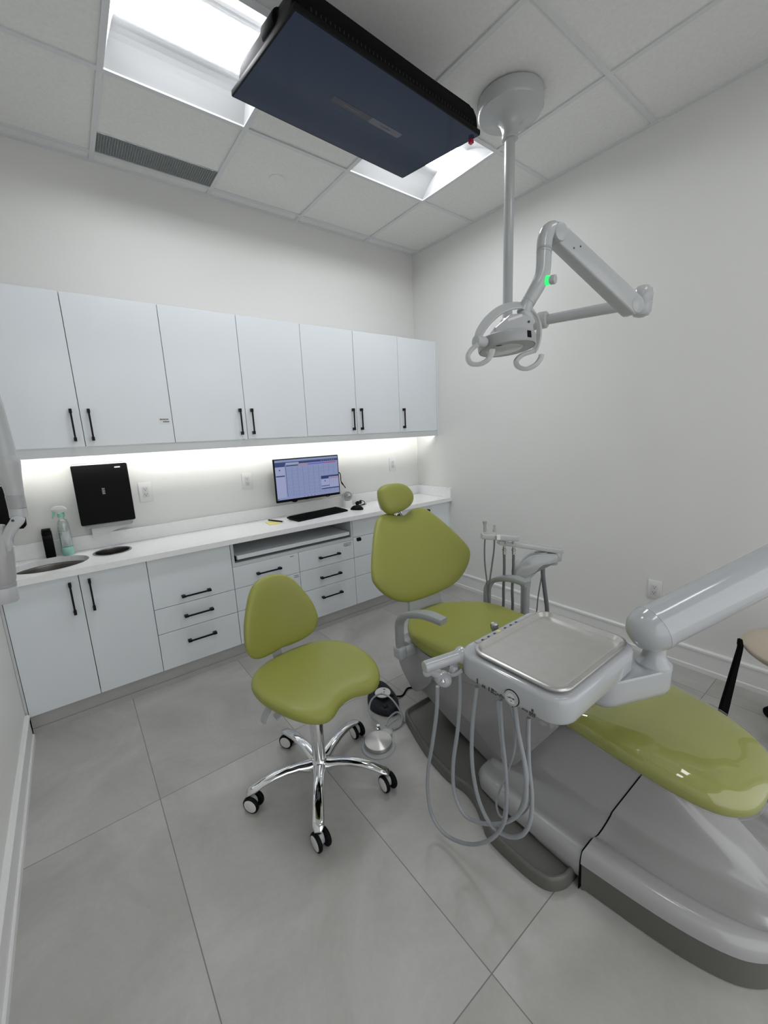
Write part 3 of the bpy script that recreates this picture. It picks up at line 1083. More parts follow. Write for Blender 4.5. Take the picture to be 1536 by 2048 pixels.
# note pad and pen
bm = BM()
NM = Matrix.Translation((-1.605, -.195, ZC)) @ Matrix.Rotation(math.radians(-5), 4, 'Z')
box(bm, (-.038, -.06, .0002), (.040, .055, .004), mtx=NM)
solo('sticky_note_pad', bm, 'note_yellow', 'yellow sticky note pad on the worktop left of the keyboard', 'note pad')
t = Thing('pen', 'black pen with silver tip lying on the yellow note pad', 'pen', (-1.575, -.175, ZC + .004))
a = Vector((-1.600, -.105, ZC + .0095)); b = Vector((-1.548, -.245, ZC + .0095))
bm = BM(); cyl(bm, a, b, .0050, n=14, bev=.001); t.part('barrel', bm, 'black_plastic')
d = (b - a).normalized()
bm = BM(); lathe(bm, b, d, [(.0048, 0), (.0045, .008), (.0012, .018), (0, .019)], 14); t.part('tip', bm, 'chrome')
bm = BM(); box(bm, (-1.604, -.118, ZC + .0147), (-1.598, -.082, ZC + .0165)); t.part('clip', bm, 'chrome')

# ================================================================== CEILING SCREEN
t = Thing('ceiling_screen', 'large black flat screen hung under the ceiling, tilted, screen side down', 'television', (-1.68, -1.62, H))
k_ = 1.13


def K(p):
    p = Vector(p)
    return CAM + (p - CAM) * k_


FL, FR, NR, NL = K((-2.057, -1.373, 2.600)), K((-1.263, -1.339, 2.600)), K((-1.245, -1.779, 2.561)), K((-2.066, -1.818, 2.549))
# make a true rectangle from the four corners
ctr = (FL + FR + NR + NL) / 4
eu = ((FR - FL) + (NR - NL)).normalized()
ev = ((NL - FL) + (NR - FR))
ev = (ev - eu * ev.dot(eu)).normalized()
en = eu.cross(ev).normalized()
if en.z < 0:
    en = -en                                            # upwards, to the back of the screen
hw = ((FR - FL).length + (NR - NL).length) / 4
hh = ((NL - FL).length + (NR - FR).length) / 4


def tvp(u, v, h):
    return ctr + eu * u + ev * v + en * h


bm = BM(); prism(bm, rrect(-hw, hw, -hh, hh, .006, 2), [(.001, 0), (0, .002), (0, .016), (.002, .018)], tvp)
pn = t.part('panel', bm, 'black_plastic')
bm = BM(); quad(bm, tvp(-hw + .006, -hh + .006, -.0006), tvp(hw - .006, -hh + .006, -.0006), tvp(hw - .006, hh - .006, -.0006), tvp(-hw + .006, hh - .006, -.0006))
sc = t.part('screen', bm, 'tv_glass', pn, label='dark blue glossy screen', flat=True)


def tvrect(nm, u0, u1, v0, v1, m, lay=1):
    bm = BM(); r = []
    o = rrect(u0, u1, v0, v1, min(.007, (v1 - v0) * .3, (u1 - u0) * .3), 3)
    bm.faces.new([bm.verts.new(tvp(a, b, -.0006 - lay * .0004)) for a, b in o])
    return t.part(nm, bm, m, pn, flat=True)


tvrect('dialog_bar', -.16, .03, -.010, .024, 'tv_dark_bar')
tvrect('dialog_text', -.105, -.03, .004, .010, 'tv_light_bar', 2)
tvrect('dialog_button', .03, .20, -.012, .024, 'tv_light_bar')
tvrect('dialog_text', .085, .14, .003, .010, 'tv_dark_bar', 2)
# back housing: deeper along the near edge
bm = BM()
o = smooth([(-hw + .02, -hh + .06), (-hw + .01, hh - .10), (-hw + .05, hh - .012), (0, hh - .004), (hw - .05, hh - .012), (hw - .010, hh - .10), (hw - .02, -hh + .06), (0, -hh + .05)], 6, True)
o = rrect(-hw + .004, hw - .004, -hh + .05, hh - .002, .03, 5)
prism(bm, o, [(0, .0185), (.0, .030), (.006, .060), (.022, .092), (.045, .103)], tvp)
t.part('back_housing', bm, 'black_matte')
bm = BM()
for k in range(46):
    u = -hw + .06 + k * (2 * hw - .12) / 45
    box(bm, (u - .0014, 0, 0), (u + .0014, .002, .014))
    vs = bm.verts[-8:] if False else None
bm.free()
bm = BM()
for k in range(46):
    u = -hw + .06 + k * (2 * hw - .12) / 45
    a, b = u - .002, u + .002
    quad(bm, tvp(a, hh - .0012, .020), tvp(b, hh - .0012, .020), tvp(b, hh - .0012, .030), tvp(a, hh - .0012, .030))
t.part('vent_slots', bm, 'rubber', flat=True)
bm = BM()
box(bm, (-.07, -.05, 0), (.07, .05, .006), .002, 1, mtx=Matrix.Translation(tvp(0, -.08, .1035)) @ Matrix((eu, ev, en)).transposed().to_4x4())
t.part('mount_plate', bm, 'black_matte')
bm = BM()
pc = tvp(0, -.08, .109)
cyl(bm, pc, (pc.x, pc.y, H - .009), .022, n=20)
box(bm, (pc.x - .05, pc.y - .05, H - .012), (pc.x + .05, pc.y + .05, H - .0075), .002, 1)
t.part('mount_pole', bm, 'black_matte')
q = tvp(-hw + .02, .10, .02)
bm = BM(); cyl(bm, tvp(-hw + .03, .03, .050), tvp(-hw + .03, .12, .050), .035, n=24, bev=.004); t.part('side_joint', bm, 'black_matte')
rp = tvp(hw - .012, hh * .80, -.010)
bm = BM(); box(bm, (rp.x - .002, rp.y - .012, rp.z - .006), (rp.x + .016, rp.y + .006, rp.z + .008), .001, 1); t.part('tag', bm, 'red_plastic', label='small red tab at the corner')

# ================================================================== OPERATING LIGHT
PX, PY = -.785, -1.585
t = Thing('operating_light', 'white dental operating light on a jointed arm hanging from a ceiling pole', 'operating light', (PX, PY, H))
bm = BM(); lathe(bm, (PX, PY, H - .007), (0, 0, -1), [(.150, 0), (.152, .004), (.152, .052), (.146, .062), (.128, .068), (.085, .074), (.058, .088), (.044, .110), (.037, .135), (.0365, .150), (0, .150)], 48)
t.part('ceiling_canopy', bm, 'lamp_white')
bm = BM(); lathe(bm, (PX, PY, H - .154), (0, 0, -1), [(.036, 0), (.0385, .002), (.0385, .018), (.036, .021), (0, .021)], 36); t.part('collar', bm, 'lamp_white')
Z0 = 1.95
bm = BM(); cyl(bm, (PX, PY, H - .17), (PX, PY, Z0 + .02), .0245, n=28); t.part('pole', bm, 'lamp_white')
EL = on(1284, 604, 'z', Z0)
ad = (EL - Vector((PX, PY, Z0))).normalized()
P0 = Vector((PX, PY, Z0))
bm = BM()
lathe(bm, P0 - Vector((0, 0, .055)), (0, 0, 1), [(.030, 0), (.037, .006), (.038, .05), (.037, .085), (.030, .094), (0, .094)], 32)
t.part('pole_joint', bm, 'lamp_white')
bm = BM(); lathe(bm, P0 + ad * .03, ad, [(.034, 0), (.040, .010), (.041, .11), (.036, .122), (.036, .128), (.040, .130), (.040, .165), (.034, .172), (0, .172)], 32); t.part('arm_socket', bm, 'lamp_white')
bm = BM(); cyl(bm, P0 + ad * .19, EL - ad * .01, .0235, .0255, n=28); t.part('lower_arm', bm, 'lamp_white')
bm = BM(); lathe(bm, EL - Vector((0, 0, .062)), (0, 0, 1), [(.014, 0), (.030, .006), (.038, .020), (.040, .055), (.0385, .058), (.0385, .061), (.0405, .064), (.041, .090), (.036, .112), (.022, .126), (.006, .130), (0, .130)], 32)
t.part('elbow', bm, 'lamp_white')
TP = D(1116, 474, 1.50)
E2 = EL + Vector((0, 0, -.02)) - RT * .012
E2 = D(1262, 612, 1.66)
md = (TP - E2).normalized()
sd = md.cross(Vector((0, 0, 1))).normalized()
un = sd.cross(md).normalized()
bm = BM()
o = rrect(-.030, .030, -.038, .038, .008, 3)
L = (TP - E2).length
rings(bm, [[E2 + md * s + sd * a * f + un * b * f for a, b in o] for s, f in ((-.020, .80), (-.010, .97), (0, 1), (L - .015, .88), (L - .005, .84), (L, .70))])
arm = t.part('upper_arm', bm, 'lamp_white')
for q0 in (.80, .85):
    c = E2 + md * L * q0 - un * (.012 if q0 == .85 else -.010)
    bm = BM(); cyl(bm, c - sd * .0275, c - sd * .0250, .0035, n=10); t.part('screw', bm, 'slot_dark', arm)
bm = BM(); lathe(bm, E2 - sd * .036 - md * .004, sd, [(.020, 0), (.031, .005), (.031, .067), (.020, .072), (0, .072)], 28); t.part('elbow_pivot', bm, 'lamp_white')
# top knuckle and bent drop tube
bm = BM(); lathe(bm, TP + md * .012 - sd * .034, sd, [(.012, 0), (.026, .004), (.028, .010), (.028, .058), (.026, .064), (.012, .068), (0, .068)], 28, sx=1.0, sy=1.15); t.part('upper_pivot', bm, 'lamp_white')
bm = BM(); lathe(bm, TP - md * .012 - sd * .020, sd, [(.024, 0), (.024, .040), (0, .040)], 20); t.part('pivot_core', bm, 'steel')
pt = [D(1116, 464, 1.495), D(1106, 458, 1.485), D(1096, 464, 1.48), D(1090, 480, 1.48), D(1088, 505, 1.48), D(1087, 532, 1.48), D(1084, 552, 1.48), D(1076, 571, 1.48), D(1064, 592, 1.49), D(1052, 612, 1.50), D(1046, 626, 1.50)]
bm = BM(); tube(bm, pt, [.020, .0255, .0275, .027, .026, .026, .0262, .026, .025, .024, .023], 22, 5); dt = t.part('drop_tube', bm, 'lamp_white')
for a, b, rr in ((D(1088.5, 499, 1.48), D(1088.3, 503, 1.48), .0272), (D(1088.2, 507, 1.48), D(1088, 508, 1.48), .0267), (D(1060, 599, 1.495), D(1058, 602, 1.495), .0252), (D(1056, 605.5, 1.497), D(1055, 607, 1.497), .0248)):
    bm = BM(); cyl(bm, a, b, rr, n=28); t.part('seam_ring', bm, 'lamp_grey', dt)
kd = (RT * .75 - UP * .18 - FW * .62).normalized()
kc = D(1084, 563, 1.475)
bm = BM(); lathe(bm, kc, kd, [(.0165, .016), (.0165, .026), (.0155, .027), (0, .027)], 24); t.part('glow_ring', bm, 'glow_green', dt, label='green glowing ring behind the knob')
bm = BM(); lathe(bm, kc, kd, [(.0105, .022), (.0105, .030), (.0145, .031), (.0155, .033), (.0155, .047), (.0135, .049), (0, .049)], 28); t.part('knob', bm, 'lamp_white', dt)

# yoke arch
av = (UP * .86 - RT * .30 + FW * .42).normalized()
pa = [D(954, 684, 1.42), D(960, 664, 1.425), D(976, 641, 1.44), D(998, 622, 1.46), D(1024, 612, 1.48), D(1050, 613, 1.50), D(1068, 624, 1.525), D(1077, 645, 1.55), D(1078, 668, 1.565), D(1073, 692, 1.57), D(1067, 703, 1.57)]
bm = BM(); band(bm, pa, av, [.024, .030, .034, .036, .036, .034, .030, .026, .024, .022, .02], .010); t.part('yoke', bm, 'lamp_white')
ax_ = (D(955, 682, 1.42) - D(1067, 694, 1.56)).normalized()
bm = BM(); lathe(bm, D(958, 683, 1.425) - ax_ * .030, ax_, [(.015, 0), (.018, .008), (.018, .030), (.0185, .034), (.0195, .040), (.019, .046), (.014, .048), (0, .048)], 28); t.part('yoke_knob', bm, 'lamp_white')
# lamp head: shallow round housing seen from below
HC = D(1013, 692, 1.50)
hn = (Vector((0, 0, -1)) * 1.0 - FW * .10 + RT * .055).normalized()
hu = (RT - hn * RT.dot(hn)).normalized()
bm = BM()
lathe(bm, HC - hn * .032, hn, [(.06, -.004), (.090, .0), (.1015, .006), (.1035, .012), (.1025, .040), (.100, .044), (.098, .044), (.0965, .041)], 48, ud=hu)
hd = t.part('lamp_housing', bm, 'lamp_grey')
bm = BM(); lathe(bm, HC - hn * .032, hn, [(.0955, .0405), (.0955, .0435), (.093, .044), (.0, .0435)], 48, ud=hu); t.part('outer_lens', bm, 'lamp_grey', hd)
bm = BM(); lathe(bm, HC - hn * .032 - hu * .010, hn, [(.066, .0441), (.062, .047), (.0, .050)], 48, ud=hu); t.part('inner_lens', bm, 'lamp_white', hd)
hv = hn.cross(hu)
if hv.dot(FW) > 0:
    hv = -hv
bm = BM()
a0 = .55
prism(bm, rrect(-.010, .010, -.0125, .0105, .001, 1), [(0, 0), (0, .0012)],
      lambda u, v, h: HC + hn * (v - .008) + (hu * math.sin(a0 + u / .103) + hv * math.cos(a0 + u / .103)) * (.1028 + h))
t.part('label_plate', bm, 'black_plastic', hd, label='small black square sticker', flat=True)
for s_ in (.42, -.6):
    bm = BM()
    c = HC + hn * .0122 + (hu * s_ * .9 + hv * (.8 if s_ < 0 else -.6) * .9) * .085
    box(bm, (-.009, -.005, -.001), (.009, .005, .001), mtx=Matrix.Translation(c) @ Matrix((hu, hv, hn)).transposed().to_4x4())
    t.part('clip', bm, 'slot_dark', hd, flat=True)
# wedge-shaped driver box above the ring
bm = BM()
o = smooth([(.078, .022), (.074, .046), (.030, .044), (-.040, .018), (-.052, .012), (-.052, -.006), (.070, -.006)], 3, True)
o = dense([(.090, -.004), (.092, .030), (.080, .050), (.050, .064), (.010, .064), (-.018, .045), (-.048, .024), (-.050, -.004)], 2)
prism(bm, o, [(.004, -.040), (0, -.034), (0, .030), (.004, .036)], lambda u, v, h: HC + hu * u - hn * (v + .036) + hv * h)
wb = t.part('driver_box', bm, 'lamp_white')
bm = BM(); cyl(bm, HC + hu * .074 - hn * .066 + hv * .0345, HC + hu * .074 - hn * .066 + hv * .0370, .0045, n=12); t.part('screw_hole', bm, 'slot_dark', wb)
bm = BM(); prism(bm, rrect(-.026, .026, -.004, .004, .001, 1), [(0, 0), (0, .0006)], lambda u, v, h: HC + hu * (.026 + u) - hn * (.0850 + v + u * .22) + hv * (.0362 + h)); t.part('type_plate', bm, 'white_plastic', wb, flat=True)
bm = BM(); tube(bm, [D(1046, 622, 1.50), D(1052, 634, 1.505), D(1062, 648, 1.52)], [.023, .022, .018], 18, 4); t.part('yoke_socket', bm, 'lamp_white')
# the two C-shaped grips
for nm, pts, dd in (('grip', [(956, 689), (945, 697), (937, 708), (936, 718), (942, 727), (954, 729), (966, 726), (976, 719), (983, 708), (985, 699)], 1.40),
                    ('grip', [(1068, 702), (1047, 709), (1036, 717), (1032, 725), (1037, 734), (1050, 738), (1062, 735), (1073, 728), (1081, 717), (1083, 709)], 1.50)):
    bm = BM()
    band(bm, [D(a, b, dd + .012 * math.sin(i * .5)) for i, (a, b) in enumerate(pts)], (FW + UP * .35).normalized(), .020, .015, 5)
    t.part(nm, bm, 'lamp_white')

# ================================================================== OPERATOR STOOL
ST = Vector((-2.063, -1.598, 0))
SA = math.radians(-81.7 + 90)      # local +y is the back, local x the side
t = Thing('operator_stool', 'green saddle stool with backrest on a chrome five-arm base with casters', 'stool', ST, SA, local=True)
half = [(0, -.200), (.045, -.208), (.092, -.228), (.135, -.226), (.178, -.195), (.212, -.135), (.232, -.05), (.236, .03), (.220, .11), (.175, .178), (.11, .218), (.045, .234), (0, .236)]
o = smooth(sym(half, .014), 3, True)


def seat_fn(u, v, h):
    z = .484 - .004 * max(0, v / .23) ** 2 + .010 * (abs(u - .014) / .23) ** 2 * (1 if v > -.05 else 1)
    drop = -.020 * max(0, (-v - .08) / .15) ** 2
    return Vector((u, v, z + drop + h))


bm = BM(); cushion(bm, o, .030, .030, seat_fn, pw=9, q=2.6, ctr=(.014, .02)); t.part('seat', bm, 'vinyl')
bm = BM(); prism(bm, inset(o, .035), [(0, 0), (0, .012)], lambda u, v, h: seat_fn(u, v, h - .038)); t.part('seat_pan', bm, 'black_plastic')
# backrest
bh = [(0, .020), (.055, .018), (.105, .026), (.150, .050), (.176, .095), (.178, .135), (.165, .195), (.140, .250), (.108, .305), (.070, .338), (.03, .350), (0, .352)]
o = smooth(sym(bh, .010), 3, True)
tl = math.atan(.15)


def back_fn(u, v, h):
    cv = .055 * ((u - .010) / .18) ** 2          # wraps gently round the sitter
    y = .22 + v * math.sin(tl) - h * math.cos(tl) - cv + .018
    return Vector((u, y, .5 + v * math.cos(tl) + h * math.sin(tl)))


bm = BM(); cushion(bm, o, .028, .020, back_fn, pw=7, q=2.4, ctr=(.010, .17)); t.part('backrest', bm, 'vinyl')
bm = BM()
band(bm, [(0.0, .03, .445), (.0, .16, .438), (0, .225, .452), (0, .262, .50), (0, .275, .58), (0, .285, .66)], (1, 0, 0), .045, .012); t.part('back_post', bm, 'bracket_grey')
bm = BM(); box(bm, (-.05, -.07, .428), (.05, .09, .449), .004, 2); t.part('tilt_plate', bm, 'arm_grey')
for a, nm in ((1, 'lever'), (0, 'lever')):
    bm = BM()
    if a:
        band(bm, [(-.045, .035, .436), (-.11, .045, .430), (-.155, .055, .418), (-.182, .064, .390), (-.194, .069, .355)], (0, 1, .3), [.012, .016, .026, .032, .026], .009)
    else:
        band(bm, [(-.045, -.015, .436), (-.10, -.008, .428), (-.145, .004, .412), (-.172, .012, .392)], (0, 1, .3), [.014, .022, .030, .028], .010)
    t.part(nm, bm, 'bracket_grey')
bm = BM(); lathe(bm, (0, 0, .095), (0, 0, 1), [(.027, 0), (.027, .20), (.0255, .203), (.0255, .215), (.019, .216), (.019, .338), (0, .338)], 32); t.part('column', bm, 'chrome')
bm = BM(); lathe(bm, (0, 0, .058), (0, 0, 1), [(.020, 0), (.036, .004), (.042, .018), (.041, .036), (.034, .046), (.030, .052), (0, .052)], 32); t.part('hub', bm, 'chrome')
for k in range(5):
    wa = math.radians(168 + 72 * k - math.degrees(SA))
    d = Vector((math.cos(wa), math.sin(wa), 0)); s = Vector((-d.y, d.x, 0)); z = Vector((0, 0, 1))
    bm = BM()
    st = []
    for r, zz, hw_, hh_ in ((.012, .080, .020, .024), (.05, .084, .021, .022), (.09, .098, .0175, .015), (.14, .104, .0165, .0125), (.19, .102, .0165, .0115), (.235, .093, .0170, .0105), (.265, .082, .0175, .010), (.285, .077, .0165, .010), (.300, .068, .010, .007)):
        n = 14
        ring = []
        for i in range(n):
            a = 2 * PI * i / n
            ca, sa = math.cos(a), math.sin(a)
            ring.append(d * r + s * (math.copysign(abs(ca) ** .75, ca) * hw_ * 1.3) + z * (zz + (math.copysign(abs(sa) ** .9, sa) * hh_)))
        st.append(ring)
    vv = rings(bm, st)
    t.part('base_arm', bm, 'chrome', ang=60)
    # caster
    c = d * .284
    an = math.radians((216, 183, 179, 181, 216)[k]) - SA
    wd = Vector((math.cos(an), math.sin(an), 0))          # wheel axle
    fd = Vector((-wd.y, wd.x, 0))
    cc = c + fd * .012
    bm = BM()
    cyl(bm, c + z * .040, c + z * .072, .008, n=12)
    prism(bm, smooth([(-.026, .022), (-.024, .050), (-.008, .060), (.012, .058), (.022, .042), (.016, .020)], 3, True), soft(.002, -.0085, .0085),
          lambda u, v, h: cc - fd * .008 + fd * u + wd * h + z * v)
    cs = t.part('caster', bm, 'bracket_grey')
    for sgn in (-1, 1):
        bm = BM()
        lathe(bm, cc + wd * sgn * .0105 + z * .034, wd * sgn, [(.030, 0), (.0335, .003), (.0340, .006), (.0335, .012), (.0310, .0150), (.0300, .0150)], 32)
        t.part('wheel', bm, 'black_plastic', cs)
        bm = BM()
        lathe(bm, cc + wd * sgn * .0105 + z * .034, wd * sgn, [(.0255, .0125), (.0265, .0158), (.0245, .0166), (0, .0170)], 32)
        t.part('wheel_cap', bm, 'white_plastic', cs, label='white disc')

# ================================================================== DENTAL CHAIR
XC = -1.275
t = Thing('dental_chair', 'green upholstered dental patient chair with grey armrests and white glossy base housing', 'dental chair', (XC, -2.0, 0))


def mirror_outline(pts, cx):
    return [(x, y) for x, y in pts] + [(2 * cx - x, y) for x, y in pts[::-1]]


BXC = -1.29
lip = [(-1.30, -1.545), (-1.40, -1.545), (-1.50, -1.545), (-1.555, -1.56), (-1.590, -1.64), (-1.635, -1.78), (-1.655, -1.87), (-1.664, -1.96), (-1.654, -2.04), (-1.672, -2.11), (-1.712, -2.175), (-1.738, -2.23), (-1.742, -2.36), (-1.728, -2.435), (-1.69, -2.468), (-1.64, -2.478), (-1.50, -2.480), (-1.31, -2.480)]
o = smooth(mirror_outline(lip, BXC), 4, True)
bm = BM()
lv = [(.002, 0), (0, .004), (0, .040), (.003, .047), (.007, .050), (.012, .050), (.017, .044), (.020, .036), (.022, .033)]
rs = [[Vector((a, b, h)) for a, b in (inset(o, d) if d else o)] for d, h in lv]
rs = [[Vector((BXC + (p.x - BXC) * .3, p.y * .6 - .8, 0)) for p in rs[0]]] + rs + [[Vector((BXC + (p.x - BXC) * .3, p.y * .6 - .8, .033)) for p in rs[-1]]]
rings(bm, rs)
t.part('base_plate', bm, 'base_taupe')
# inner pedestal between plate and link arm
bm = BM(); box(bm, (BXC - .12, -2.2, .034), (BXC + .12, -1.70, .14), .02, 3); t.part('pedestal', bm, 'base_taupe')


def shell_section(y, w, zs, h, ws, basin, rim=.055, cx=BXC):
    half = [(-w, zs), (-w + .002, zs + rim * .45), (-w + .012, zs + rim * .85), (-w + .034, zs + rim),
            (-w + .070, zs + rim * .85), (-(w + ws) / 2 - .02, basin), (-ws - .070, basin + .012), (-ws - .040, basin + (h - basin) * .16 + .01), (-ws - .020, basin + (h - basin) * .52),
            (-ws - .006, basin + (h - basin) * .86), (-ws + .010, h - .003), (-ws * .5, h)]
    full = half + [(0, h)] + [(-a, b) for a, b in half[::-1]]
    sm_ = smooth(full, 3)
    return [Vector((cx + a, y, b)) for a, b in sm_]


# rear lower cover
bm = BM()
S = [(-2.035, .250, .045, .10, .10, .060, .020), (-2.05, .295, .042, .125, .10, .075, .040), (-2.09, .325, .042, .16, .10, .085, .055), (-2.16, .338, .044, .24, .095, .095, .065), (-2.26, .345, .050, .33, .09, .108, .068),
     (-2.36, .350, .058, .350, .088, .112, .066), (-2.44, .353, .066, .348, .086, .117, .064), (-2.496, .355, .080, .345, .085, .120, .060)]
rs = []
for y, w_, zs, h, ws, ba, rm in S:
    s = shell_section(y, w_, zs, h, ws, ba, rm)
    # the cut against the toe cover leans forward with height
    rs.append([Vector((p.x, p.y - .075 * max(0, (p.z - .14)) / .2 * ((y + 2.035) / -.457) , p.z)) for p in s] + [Vector((BXC + w_ - .01, y, .036)), Vector((BXC - w_ + .01, y, .036))])
rings(bm, rs, True, False)
t.part('rear_cover', bm, 'shell_white', ang=50)
# dark joint between the two covers
bm = BM()
rs = []
for y, k in ((-2.4965, -.010), (-2.4965, .0012), (-2.4995, .0012), (-2.4995, -.010)):
    s = shell_section(y, .355 + k, .09, .345 + k, .085 + k, .120 + k, .059)
    rs.append([Vector((p.x, p.y - .075 * max(0, (p.z - k - .14)) / .2, p.z)) for p in s] + [Vector((BXC + .355 + k, y, .004)), Vector((BXC - .355 - k, y, .004))])
rings(bm, rs, False, False)
t.part('cover_joint', bm, 'black_matte', ang=50)
# toe cover
bm = BM()
S = [(-2.500, .355, .100, .345, .085, .120, .058), (-2.56, .348, .100, .325, .083, .118, .058), (-2.64, .338, .100, .288, .080, .117, .056), (-2.72, .325, .100, .244, .076, .117, .054),
     (-2.79, .308, .100, .200, .070, .118, .052), (-2.85, .285, .100, .158, .060, .122, .048), (-2.89, .258, .100, .143, .055, .124, .042), (-2.925, .215, .100, .134, .048, .126, .034), (-2.95, .155, .100, .126, .040, .120, .022), (-2.962, .08, .100, .112, .03, .108, .010)]
rs = []
for y, w_, zs, h, ws, ba, rm in S:
    s = shell_section(y, w_, zs, h, ws, ba, rm)
    f = max(0, 1 - (-2.5 - y) / .2)
    rs.append([Vector((p.x, p.y - .075 * max(0, (p.z - .14)) / .2 * f, p.z)) for p in s])
cols = [smooth([tuple(r[i]) for r in rs], 3) for i in range(len(rs[0]))]
rs = [[c[k] for c in cols] for k in range(len(cols[0]))]
rings(bm, rs, False, True)
t.part('toe_cover', bm, 'shell_white', ang=50)
bm = BM()
o = []
for y, w_, *_ in S:
    o.append((BXC - w_ + .006, y if y > -2.96 else -2.957))
o = smooth(o, 3)
o = [(a, b) for a, b in o] + [(2 * BXC - a, b) for a, b in o[::-1]]
prism(bm, o, [(.006, 0), (.003, .004), (0, .0995)])
t.part('toe_skirt', bm, 'base_taupe')
# lifting arm cover, a deep slanting housing under the seat
F_ = dense([(-1.48, .405), (-1.47, .33), (-1.50, .25), (-1.60, .17), (-1.72, .128), (-1.85, .085), (-2.02, .038), (-2.10, .060), (-2.146, .099), (-2.235, .243), (-2.324, .388), (-2.32, .405)])
C_ = dense([(-1.50, .405), (-1.51, .37), (-1.56, .34), (-1.63, .31), (-1.72, .285), (-1.83, .235), (-1.96, .18), (-2.06, .135), (-2.13, .112), (-2.222, .25), (-2.308, .385), (-2.304, .405)])
LX = BXC + .015
bm = BM()
rings(bm, [[Vector((LX + x, a, b)) for a, b in (C_ if abs(x) > .22 else (F_ if abs(x) < .214 else [((p[0] + q[0]) / 2, (p[1] + q[1]) / 2) for p, q in zip(F_, C_)]))]
           for x in (-.232, -.222 + .004, -.208, -.17, .17, .208, .218, .232)])
t.part('lift_arm_cover', bm, 'shell_side', ang=25)
bm = BM()
prf2 = smooth([(-1.470, .405), (-1.460, .34), (-1.482, .255), (-1.545, .185), (-1.590, .160), (-1.648, .195), (-1.705, .262), (-1.728, .325), (-1.73, .405)], 3, True)
prism(bm, prf2, [(.012, -.241), (.003, -.238), (0, -.225), (0, .225), (.003, .238), (.012, .241)], lambda u, v, h: Vector((LX + h, u, v)))
t.part('pivot_cover', bm, 'shell_side', ang=50)
# seat
sh = [(0, -1.405), (.06, -1.412), (.125, -1.440), (.205, -1.515), (.262, -1.60), (.288, -1.70), (.288, -1.80), (.275, -1.92), (.255, -2.05), (.240, -2.18), (.236, -2.27), (.232, -2.30), (0, -2.305)]
o = smooth(sym(sh, XC), 3, True)


def chair_seat(u, v, h):
    du = abs(u - XC)
    z = .455 + .022 * (du / .29) ** 2 + .030 * max(0, (-v - 1.8) / .5)
    return Vector((u, v, z + h))


bm = BM(); cushion(bm, o, .042, .060, chair_seat, pw=8, q=2.4, ctr=(XC, -1.85)); t.part('seat', bm, 'vinyl')
bm = BM(); prism(bm, inset(o, .030), [(.02, -.035), (0, -.02), (0, .02)], lambda u, v, h: chair_seat(u, v, h - .075)); t.part('seat_shell', bm, 'shell_side')
# leg rest
lh = [(0, -2.315), (.22, -2.315), (.234, -2.335), (.235, -2.45), (.228, -2.58), (.214, -2.69), (.184, -2.775), (.135, -2.825), (.075, -2.846), (0, -2.850)]
o = smooth(sym(lh, XC - .008), 3, True)


def leg_fn(u, v, h):
    q = max(0, (-v - 2.55) / .3)
    u -= .09 * max(0, -v - 2.33)
    return Vector((u, v, .468 - .030 * (-v - 2.31) / .55 - .012 * q * q + h))


bm = BM(); cushion(bm, o, .048, .056, leg_fn, pw=5.5, q=2.2, ctr=(XC - .008, -2.58)); lr = t.part('leg_rest', bm, 'vinyl')
# clear protective film over the foot end
fo = [(a, b) for a, b in o]
bm = BM()
f0 = smooth(sym([(0, -2.37), (.20, -2.37), (.2375, -2.385), (.240, -2.45), (.233, -2.58), (.219, -2.69), (.189, -2.779), (.139, -2.830), (.078, -2.851), (0, -2.855)], XC - .008), 3, True)


def film_fn(u, v, h):
    p = leg_fn(u, v, h)
    p.z += .0018 * math.sin(u * 41 + v * 23) + .0010 * math.sin(v * 77 - u * 31)
    return p


cushion(bm, f0, .0535, .060, film_fn, pw=5.5, q=2.2, ctr=(XC - .008, -2.60))
t.part('clear_cover', bm, 'clear_film', lr, label='clear plastic cover over the foot end', ang=180)
bm = BM()
seam = [film_fn(XC - .008 - .205 + .09 * (k / 10), -2.69 - .175 * (k / 10), .012 + .034 * math.sin(PI * k / 10)) for k in range(11)]
# seat back bracket
bm.free()
bm = BM()
band(bm, [(XC + .02, -1.56, .43), (XC + .02, -1.47, .425), (XC + .02, -1.415, .46), (XC + .02, -1.40, .53), (XC + .02, -1.37, .62), (XC + .02, -1.32, .72)], (1, 0, 0), [.26, .26, .25, .23, .22, .20], .035)
t.part('back_support', bm, 'bracket_grey')
# backrest
BO = Vector((-1.27, -1.46, .55)); BU = Vector((1, 0, 0)); BV = Vector((0, .45, .89)).normalized(); BN = BU.cross(BV)   # BN points to the sitter
bh = [(0, .004), (.09, .006), (.175, .016), (.252, .046), (.318, .098), (.355, .152), (.358, .195), (.335, .255), (.290, .335), (.240, .415), (.190, .480), (.155, .503), (.110, .508), (.065, .498), (.03, .484), (0, .480)]
bc = .034
o = smooth(sym(bh, bc), 3, True)


def cb_fn(u, v, h):
    cv = .045 * ((u - bc) / .36) ** 2 + .018 * math.cos((v - .2) * 5) - .012
    return BO + BU * u + BV * v + BN * (h + cv - .032)


bm = BM(); cushion(bm, o, .034, .030, cb_fn, pw=7, q=2.5, ctr=(bc, .24)); t.part('backrest', bm, 'vinyl')
bm = BM(); prism(bm, inset(o, .012), [(.03, -.045), (.01, -.038), (0, -.02)], cb_fn); t.part('back_shell', bm, 'shell_side')
